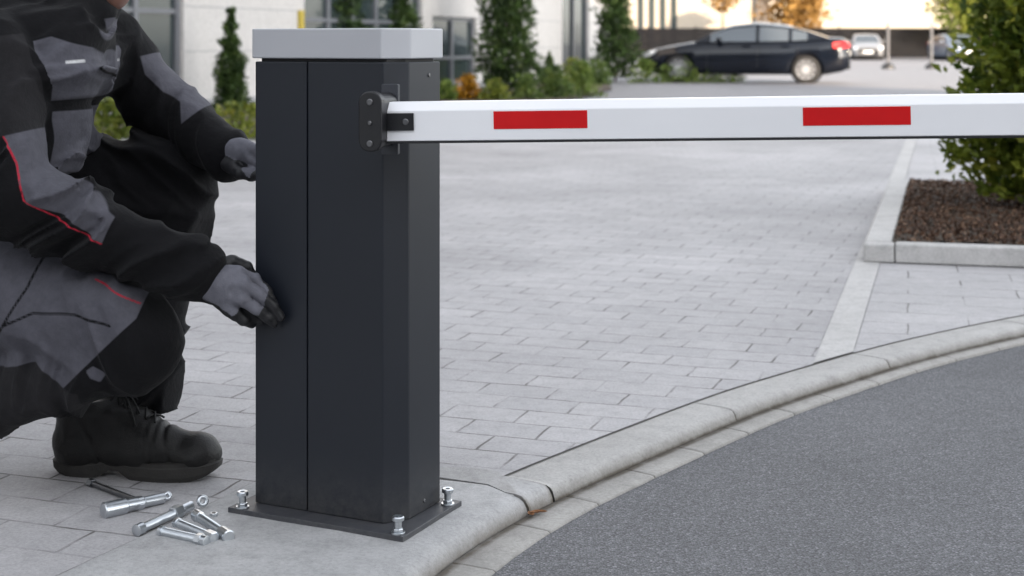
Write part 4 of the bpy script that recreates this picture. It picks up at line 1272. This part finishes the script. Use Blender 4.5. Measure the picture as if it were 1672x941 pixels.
for (w0, w1, z0, z1) in wins:
    fr = MB()
    n = max(1, int(round((w1 - w0) / 0.95)))
    for k in range(n + 1):
        c = w0 + 0.05 + (w1 - w0 - 0.1) * k / n
        fr.prism([W3(c - .05, -.16, z0), W3(c + .05, -.16, z0), W3(c + .05, -.06, z0), W3(c - .05, -.06, z0)], (0, 0, z1 - z0))
    for zz in (z0, z0 + (z1 - z0) * 0.36, z1 - 0.08):
        for k in range(n):
            c0, c1 = w0 + 0.101 + (w1 - w0 - 0.1) * k / n, w0 + (w1 - w0 - 0.1) * (k + 1) / n - 0.001
            fr.prism([W3(c0, -.15, zz), W3(c1, -.15, zz), W3(c1, -.07, zz), W3(c0, -.07, zz)], (0, 0, 0.07))
    wo_ = fr.build("window", M['frame'], office)
    g = MB(); g.prism([W3(w0, -.12, z0), W3(w1, -.12, z0), W3(w1, -.11, z0), W3(w0, -.11, z0)], (0, 0, z1 - z0)); g.build("pane", M['winglass'], wo_)
# panel joints: thin grey reveals standing a hair off the wall
mb = MB()
for zz in (zrow(84, 400), zrow(15, 400), 3.1, 4.6, 6.1):
    for (p0, p1) in ((s_px(302), s_px(496)), (s_px(779), s_px(917)), (s_px(964), sB)):
        mb = MB(); mb.prism([W3(p0, .001, zz), W3(p1, .001, zz), W3(p1, .004, zz), W3(p0, .004, zz)], (0, 0, 0.014)); mb.build("panel_joint", M['plinth'], office)
mb = MB(); mb.prism([W3(s_px(486), 0.002, .8), W3(s_px(493), 0.002, .8), W3(s_px(493), 0.05, .8), W3(s_px(486), 0.05, .8)], (0, 0, 0.68)); mb.build("wall_panel", M['yellow'], office)
mb = MB(); mb.prism([W3(sA, 0.003, -.04), W3(sB, 0.003, -.04), W3(sB, 0.03, -.04), W3(sA, 0.03, -.04)], (0, 0, 0.16)); mb.build("plinth", M['plinth'], office)

# planting strip in front of it
bed = [W3(sA, 0.05, 0)[:2], W3(s_px(980), 0.05, 0)[:2], G(1000, 146)[:2], G(960, 158)[:2], G(560, 227)[:2], G(100, 227)[:2]]
sheet("planting_strip_ground", bed, 0.012, M['soil'])

EV = "clipped evergreens in front of the office building"
plant("conifer", "slim tiered young conifer against the blank white wall", "tree", G(377, 181), 1.44, lambda t: 0.25 * ((1 - 0.15 * t) if t < .5 else (0.72 - 0.95 * (t - .5)) * (0.88 + 0.20 * math.sin(t * 40))), 3600, 0.08, M['lf_dark'], EV, 0.0, 0.02, 4, 0.4, 0.02)
g = G(545, 158); plant("conifer", "bushy conifer rising just behind the barrier cap, next to the yellow wall panel", "tree", g, 3.4, cone(0.72, 0.6), 4200, 0.17, M['lf_dark'], EV, 0.0, 0.1, 3, 0.3)
g = G(648, 152); plant("conifer", "narrow conifer behind the barrier cap, before the wide window", "tree", g, 3.1, cone(0.50, 0.6), 3200, 0.17, M['lf_dark'], EV, 0.0, 0.1, 3, 0.3)
g = G(828, 150); plant("conifer", "tall dark conifer between the window and the white wall pier", "tree", g, 4.2, cone(0.66, 0.6), 6000, 0.17, M['lf_dark'], EV, 0.0, 0.04, 3.2, 0.3)
g = G(1005, 133); plant("conifer", "tall conifer at the far corner of the office, nearest the black sedan", "tree", g, 4.6, cone(0.66, 0.6), 5000, 0.18, M['lf_dark'], EV, 0.0, 0.1, 3, 0.3)
g = G(897, 136); plant("shrub", "small pointed dark shrub at the foot of the white wall pier", "shrub", g, 0.75, cone(0.28), 900, 0.09, M['lf_dark'], None, 0.0, 0.02)
LOWB = "low bushes along the office wall"
bushes = [((385, 228), 0.36, 0.66, 'lf_yellow', "low yellow-green bush beside the cabinet, below the slim tiered conifer"),
          ((182, 227), 0.40, 0.46, 'lf_yellow', "low yellowish bush seen between the worker's torso and arm"),
          ((728, 164), 0.34, 0.36, 'lf_hedge', "low green bush peeking out right behind the cabinet edge"),
          ((764, 163), 0.42, 0.36, 'lf_orange', "rounded bush covered in orange blossom"),
          ((808, 164), 0.34, 0.42, 'lf_yellow', "low yellowish green bush between the orange bush and the dark conifer's foot"),
          ((858, 162), 0.44, 0.40, 'lf_mid', "low green bush under the white wall pier"),
          ((905, 160), 0.56, 0.46, 'lf_mid', "fuller green bush in the middle of the row, past the pier"),
          ((948, 156), 0.62, 0.52, 'lf_hedge', "largest light green bush of the row, at its far end by the driveway"),
          ((935, 140), 0.62, 0.55, 'lf_yellow', "bush set back against the office wall behind the row's far end"),
          ((975, 138), 0.55, 0.55, 'lf_mid', "bush between the row's far end and the corner conifer")]
for (pp, h_, r_, mt, lb) in bushes:
    plant("bush", lb, "bush", G(*pp), h_, dome(r_), 2200, 0.085, M[mt], LOWB, -1, -0.02, 5, 0.6, shell=0.4)
for k, (px, py, h_, r_, lb) in enumerate(((1052, 134, .46, .46, "low green bush below the black sedan's front bumper"), (1090, 134, .34, .44, "low bush beside the sedan's front wheel"),
                                    (1125, 134, .50, .50, "tallest verge bush, below the sedan's front door"), (1162, 134, .38, .44, "low bush below the middle of the black sedan"),
                                    (1195, 134, .32, .42, "lowest bush of the verge, closest to the sedan's rear wheel"))):
    plant("bush", lb, "bush", G(px, py), h_ * 1.25, dome(r_ * 1.15), 1500, 0.09, M['lf_hedge'], "low bushes on the verge before the sedan", -1, -0.02, 5, 0.6, shell=0.4)


# ------------------------------------------------------------------ cars
M['paint_black'] = simple("black_car_paint", (0.003, 0.0045, 0.0085), 0.10, 0.0, spec=0.4, coat=0.0)
M['paint_silver'] = simple("silver_car_paint", (0.22, 0.225, 0.235), 0.35, 0.3, coat=0.4)
M['paint_blue'] = simple("slate_blue_car_paint", (0.10, 0.13, 0.18), 0.3, 0.2, coat=1.0)
M['carglass'] = glass_mat("car_glass", (0.055, 0.068, 0.082), 0.03)
M['tyre'] = simple("tyre_rubber", (0.014, 0.014, 0.015), 0.8)
M['alloy'] = simple("alloy_rim", (0.42, 0.43, 0.45), 0.35, 0.5)
M['tail'] = simple("red_tail_lamp", (0.55, 0.01, 0.012), 0.15, coat=1.0)
M['lamp'] = simple("clear_head_lamp", (0.75, 0.77, 0.80), 0.12, coat=1.0)
M['plate_white'] = simple("white_number_plate", (0.75, 0.75, 0.73), 0.4)
M['trim'] = simple("black_plastic_trim", (0.015, 0.015, 0.016), 0.5)

def car(label, base, yaw, paint, group=None, L=4.65, Wd=0.90):
    """local axes: x from nose (0) to tail (L), y to the left/right, z up; the Empty stands under the middle"""
    t = thing("parked_car", label, "car", tuple(base), group)
    t.rotation_euler = (0, 0, yaw)
    q = L / 4.65
    lerp = lambda x, T: float(np.interp(x, [a for a, _ in T], [b for _, b in T]))
    topz = [(0, .62), (.06, .70), (.25, .78), (.8, .90), (1.40, 1.0), (2.0, 1.01), (3.2, 1.02), (3.9, 1.06), (4.25, 1.075), (4.5, 1.06), (4.6, 1.0), (4.65, .90)]
    botz = [(0, .30), (.1, .24), (.5, .20), (4.1, .20), (4.5, .28), (4.65, .36)]
    half = [(0, .55), (.08, .70), (.3, .82), (.8, .885), (1.5, .90), (3.4, .90), (4.1, .875), (4.45, .80), (4.6, .70), (4.65, .62)]
    xs = np.concatenate([[0, .03, .08, .15], np.linspace(.25, 4.4, 34), [4.5, 4.56, 4.61, 4.65]])
    vs = []; fr = [(.0, 0.0), (.80, 0.0), (.96, .06), (1.0, .25), (1.0, .50), (.985, .72), (.94, .90), (.86, .985), (.5, 1.02), (0, 1.025)]
    k = len(fr)
    for x in xs:
        w, zt, zb = lerp(x, half), lerp(x, topz), lerp(x, botz)
        ring = [(x * q - L / 2, -w * a, zb + (zt - zb) * b) for a, b in fr]
        ring += [(p[0], -p[1], p[2]) for p in ring[-2:0:-1]]
        vs += ring
    k2 = 2 * k - 2
    fs = [[i * k2 + j, i * k2 + (j + 1) % k2, (i + 1) * k2 + (j + 1) % k2, (i + 1) * k2 + j] for i in range(len(xs) - 1) for j in range(k2)]
    fs += [list(range(k2)), list(range((len(xs) - 1) * k2, len(xs) * k2))[::-1]]
    base = np.array(base, float)
    def part(name, v, f, mat, parent=t, smooth=True, mod=None):
        o = mesh_obj(name, np.array(v) + base, f, mat, parent, smooth=smooth); return o
    fs = [f[::-1] for f in fs]
    bo = part("body", vs, fs, paint)
    wheels_x = (0.90 * q - L / 2, 3.72 * q - L / 2)
    # wheel arches cut with a real boolean
    cutters = []
    for wx in wheels_x:
        mb = MB(); mb.tube([(wx, -1.2, .33), (wx, 1.2, .33)], 0.375, 28)
        c = part("cutter", mb.v, mb.f, None, t, False); cutters.append(c)
    for c in cutters:
        m = bo.modifiers.new("arch", 'BOOLEAN'); m.operation = 'DIFFERENCE'; m.object = c; m.solver = 'EXACT'
    bpy.context.view_layer.update()
    dg = bpy.context.evaluated_depsgraph_get()
    me = bpy.data.meshes.new_from_object(bo.evaluated_get(dg))
    bo.modifiers.clear(); bo.data = me
    for c in cutters: bpy.data.objects.remove(c)
    # dark wheel housings inside the arches
    for wx in wheels_x:
        mb = MB(); mb.tube([(wx, -.78, .33), (wx, .78, .33)], 0.37, 20); part("wheel_housing", mb.v, mb.f, M['trim'], t)
    # greenhouse: one grid, its faces shared out between roof, pillars and glass
    roofz = [(1.28, .99), (1.7, 1.24), (2.08, 1.40), (2.6, 1.45), (3.2, 1.405), (3.7, 1.27), (4.22, 1.07)]
    gx = [1.28, 1.62, 2.0, 2.10, 2.34, 2.62, 2.70, 2.95, 3.34, 3.42, 3.75, 4.0, 4.22]
    rows = []
    for x in gx:
        zt = lerp(x, roofz); zb = min(lerp(x, topz) - .02, zt - .012); w0 = lerp(x, half) * .93
        hgt = (zt - zb) / .45; w1 = w0 - .20 * hgt
        pr = [(-w0, zb), (-(w0 - .05 * hgt), zb + (zt - zb) * .30), (-(w1 + .045 * hgt), zb + (zt - zb) * .80), (-w1, zb + (zt - zb) * .92), (-w1 * .8, zt), (-w1 * .4, zt + .012), (0, zt + .016)]
        rows.append([(x * q - L / 2, y, z) for y, z in pr] + [(x * q - L / 2, -y, z) for y, z in pr[-2::-1]])
    nr = len(rows[0])
    gv = [p for r in rows for p in r]
    sets = {"roof": [], "pillar": [], "windscreen": [], "rear_window": [], "front_window": [], "rear_side_window": [], "quarter_window": []}
    for i in range(len(gx) - 1):
        xm = (gx[i] + gx[i + 1]) / 2
        for j in range(nr - 1):
            fce = [i * nr + j, (i + 1) * nr + j, (i + 1) * nr + j + 1, i * nr + j + 1]
            jj = min(j, nr - 2 - j)
            if jj >= 3:
                key = "windscreen" if xm < 2.0 and jj > 3 else "rear_window" if xm > 3.42 and jj > 3 else "pillar" if (xm < 2.0 or xm > 3.42) else "roof"
            elif jj == 2: key = "pillar"
            else:
                key = "pillar" if xm < 1.6 or 2.62 < xm < 2.70 or 3.34 < xm < 3.42 or xm > 3.78 else "front_window" if xm < 2.65 else "rear_side_window" if xm < 3.4 else "quarter_window"
            sets[key].append(fce)
    for key, fl in sets.items():
        halves = [fl] if key in ("roof", "pillar", "windscreen", "rear_window") else [[f for f in fl if gv[f[0]][1] < 0], [f for f in fl if gv[f[0]][1] >= 0]]
        for hl in halves:
            used = sorted({i for f in hl for i in f}); mp = {o: n for n, o in enumerate(used)}
            part(key, [gv[i] for i in used], [[mp[i] for i in f] for f in hl], paint if key in ("roof", "pillar") else M['carglass'])
    for wx in wheels_x:
        for sg in (-1, 1):
            y0 = sg * 0.885; y1 = sg * 0.68
            prof = [(.20, y0 - sg * .03), (.235, y0 - sg * .004), (.31, y0), (.33, y0 - sg * .03), (.33, y1 + sg * .03), (.31, y1), (.20, y1)]
            n = 32
            wv = [(wx + r * math.cos(2 * math.pi * a / n), y, .33 + r * math.sin(2 * math.pi * a / n)) for r, y in prof for a in range(n)]
            wf = [[i * n + a, i * n + (a + 1) % n, (i + 1) * n + (a + 1) % n, (i + 1) * n + a] for i in range(len(prof) - 1) for a in range(n)]
            wo2 = part("wheel", wv, wf, M['tyre'])
            mb = MB()
            ys = y0 - sg * .012
            for a in range(10):
                an = 2 * math.pi * a / 10
                d = np.array([math.cos(an), 0, math.sin(an)]); sd = np.array([-math.sin(an), 0, math.cos(an)])
                c0 = np.array([wx, ys, .33])
                mb.prism([c0 + d * .03 - sd * .022, c0 + d * .225 - sd * .016, c0 + d * .225 + sd * .016, c0 + d * .03 + sd * .022], (0, -sg * .02, 0))
            mb.tube([(wx, ys + sg * .004, .33), (wx, ys - sg * .03, .33)], .052, 16)
            rg = [(.212, ys), (.236, ys + sg * .003), (.236, ys - sg * .03), (.212, ys - sg * .03)]
            b_ = [(wx + r * math.cos(2 * math.pi * a / n), y, .33 + r * math.sin(2 * math.pi * a / n)) for r, y in rg + rg[:1] for a in range(n)]
            mb.add(b_, [[i * n + a, i * n + (a + 1) % n, (i + 1) * n + (a + 1) % n, (i + 1) * n + a] for i in range(4) for a in range(n)])
            part("rim", mb.v, mb.f, M['alloy'], wo2, False)
            mb = MB(); mb.tube([(wx, ys - sg * .05, .33), (wx, ys - sg * .052, .33)], .20, 24); part("brake_disc", mb.v, mb.f, M['trim'], wo2, False)
    X = lambda x: x * q - L / 2
    for sg in (-1, 1):
        mb = MB(); mb.prism([(X(4.30), sg * .862, .84), (X(4.30), sg * .850, .97), (X(4.52), sg * .775, .99), (X(4.63), sg * .66, .96), (X(4.655), sg * .60, .86), (X(4.54), sg * .79, .84)], (.006, sg * .012, 0)); part("tail_light", mb.v, mb.f, M['tail'], t, False)
        mb = MB(); mb.prism([(X(.045), sg * .56, .60), (X(.06), sg * .58, .70), (X(.24), sg * .77, .765), (X(.42), sg * .845, .78), (X(.30), sg * .83, .67), (X(.12), sg * .75, .61)], (-.008, sg * .014, .004)); part("headlight", mb.v, mb.f, M['lamp'], t, False)
        mb = MB(); mb.box((X(1.82), sg * .955, 1.04), (.06, 0, 0), (0, .075, 0), (0, 0, .055)); o = part("mirror", mb.v, mb.f, paint, t, True); m = o.modifiers.new("b", 'BEVEL'); m.width = .03; m.segments = 3
        for xh in (2.42, 3.28):
            mb = MB(); mb.box((X(xh), sg * .896, .885), (.10, 0, 0), (0, .014, 0), (0, 0, .013)); part("door_handle", mb.v, mb.f, paint, t, False)
        for xd in (1.55, 2.66, 3.55):
            mb = MB(); mb.box((X(xd), sg * .8985, .60), (.004, 0, 0), (0, .003, 0), (0, 0, .26)); part("door_gap", mb.v, mb.f, M['trim'], t, False)
    mb = MB(); mb.box((X(-.004), 0, .50), (.012, 0, 0), (0, .50, 0), (0, 0, .10)); part("grille", mb.v, mb.f, M['trim'], t, False)
    mb = MB(); mb.box((X(-.022), 0, .46), (.004, 0, 0), (0, .26, 0), (0, 0, .055)); part("number_plate", mb.v, mb.f, M['plate_white'], t, False)
    mb = MB(); mb.box((X(4.66), 0, .72), (.004, 0, 0), (0, .26, 0), (0, 0, .055)); part("number_plate", mb.v, mb.f, M['plate_white'], t, False)
    mb = MB(); mb.box((X(4.63), 0, .40), (.03, 0, 0), (0, .60, 0), (0, 0, .07)); part("bumper_trim", mb.v, mb.f, M['trim'], t, False)
    return t
g = G(1203, 131)
car("black sedan parked side-on across the drive, its red tail light towards the fence", (g[0], 36.3, -0.016), R(-14), M['paint_black'], None, 5.0)
CARS = "cars parked along the dark fence"
g = G(1406, 97); car("small silver car parked at the fence, just past the black sedan's tail", (g[0], 84.0, -0.016), R(80), M['paint_silver'], CARS)
g = G(1550, 98); car("slate blue car with bright headlights parked at the fence beside the leafy shrub", (g[0], 81.0, -0.016), R(94), M['paint_blue'], CARS)

# ------------------------------------------------------------------ fence, posts, far building and trees
M['fence'] = simple("dark_slat_fence", (0.0065, 0.0067, 0.008), 0.7, 0.0, 0.1, 2.0, spec=0.05)
M['post'] = simple("galvanised_post", (0.10, 0.10, 0.105), 0.6, 0.0)
FY = 88.0
fence = thing("fence", "long dark slatted fence closing the car park behind the parked cars", "fence", (10, FY, 0))
x0, x1 = P(980, 90, FY)[0], P(1760, 90, FY)[0]
zt = P(0, 45, FY)[2]
mb = MB()
zz = 0.06
while zz < zt - 0.1:
    mb.aabb(x0, x1, FY - 0.01, FY + 0.02, zz, zz + 0.158); zz += 0.16
mb.build("slat_panel", M['fence'], fence)
xx = x0
while xx <= x1 + .01:
    mb = MB(); mb.aabb(xx - .05, xx + .05, FY - .06, FY - .012, -.02, zt + .05); mb.build("post", M['fence'], fence); xx += (x1 - x0) / 10
for k, (px, lb) in enumerate(((1450, "thin grey post on a round foot, closer to the silver car"), (1521, "thin grey post on a round foot, closer to the slate blue car"))):
    g = G(px, 112)
    t = thing("post", lb, "post", (g[0], g[1], -0.018), "thin posts standing in the car park")
    mb = MB(); mb.tube([(g[0], g[1], -.018), (g[0], g[1], 1.66)], .05, 12); mb.tube([(g[0], g[1], 1.66), (g[0], g[1], 1.70)], [.05, .03], 12); mb.build("pole", M['post'], t, smooth=False)
    mb = MB(); mb.tube([(g[0], g[1], -.018), (g[0], g[1], .10), (g[0], g[1], .22)], [.26, .24, .06], 16); mb.build("foot", M['trim'], t)
M['cream'] = concrete_mat("cream_render", (0.36, 0.315, 0.255), 0.06, 0.0006)
M['brown'] = simple("brown_column", (0.10, 0.085, 0.075), 0.6)
BY = 104.0
hall = thing("commercial_building", "cream rendered building with tall windows catching sunlight above the fence", "building", (10, BY, 0))
mb = MB(); mb.aabb(P(960, 0, BY)[0], P(1800, 0, BY)[0], BY, BY + 12, -.05, 9.0); mb.build("wall", M['cream'], hall)
mb = MB(); mb.aabb(P(955, 0, BY)[0], P(1810, 0, BY)[0], BY - .4, BY + 12.2, 9.0, 9.5); mb.build("roof", M['brown'], hall)
mb = MB(); mb.aabb(P(1233, 0, BY)[0], P(1254, 0, BY)[0], BY - .5, BY - .003, -.05, 9.0); mb.build("column", M['brown'], hall)
for px in (1046, 1064, 1082, 1100):
    a, b = P(px - 5, 0, BY)[0], P(px + 5, 0, BY)[0]
    mb = MB(); mb.aabb(a, b, BY - .09, BY - .002, 0.6, 7.5); w = mb.build("window", M['brown'], hall)
    mb = MB(); mb.aabb(a + .06, b - .06, BY - .11, BY - .093, 0.7, 7.4); mb.build("pane", M['winglass'], w)
plant("autumn_tree", "broad orange autumn tree standing behind the fence above the sedan's tail", "tree", (P(1300, 0, 93)[0], 93, 0), 6.5, ball(2.0), 4200, 0.34, M['lf_autumn'], None, 0.9, 0.1, 1.2, 0.6, 0.14)
plant("deciduous_tree", "thin young tree with bare stem behind the sedan's roof", "tree", (P(1180, 0, 91)[0], 91, 0), 5.0, ball(1.0), 900, 0.26, M['lf_autumn'], None, 2.7, 0.1, 1.5, 0.6, 0.09)
plant("deciduous_tree", "yellow-green tree above the slate blue car", "tree", (P(1590, 0, 84)[0], 85.5, 0), 6.0, ball(1.9), 4200, 0.30, M['lf_yellow'], None, 1.2, 0.1, 1.2, 0.6, 0.14)
plant("deciduous_tree", "pale leaved tree at the right end of the fence, behind the shrub", "tree", (P(1690, 0, 84)[0], 84.5, 0), 6.0, ball(2.2), 3000, 0.30, M['lf_yellow'], None, 1.2, 0.1, 1.2, 0.6, 0.14)

# unseen block added behind the viewer, sized so its shadow covers the drive
tower = thing("shade_block", "tall grey block added out of view to shade the driveway", "building", (TS.x * 30, TS.y * 30, 0))
M['tower'] = concrete_mat("grey_cladding", (0.30, 0.30, 0.31), 0.06, 0.0006)
def TW(l, d, z):
    q = np.array([TS.x, TS.y]) * d + np.array([0.89, 0.45]) * l
    return (q[0], q[1], z)
TD, TH = 30.0, 20.5
mb = MB(); mb.prism([TW(-75, TD, -.05), TW(21.5, TD, -.05), TW(21.5, TD + 14, -.05), TW(-75, TD + 14, -.05)], (0, 0, TH)); mb.build("wall", M['tower'], tower)
for k in range(5):
    for j in range(22):
        l0 = -70 + j * 4.1
        mb = MB(); mb.prism([TW(l0, TD - .1, 1.2 + k * 3.9), TW(l0 + 2.6, TD - .1, 1.2 + k * 3.9), TW(l0 + 2.6, TD - .01, 1.2 + k * 3.9), TW(l0, TD - .01, 1.2 + k * 3.9)], (0, 0, 1.9)); mb.build("window", M['winglass'], tower)
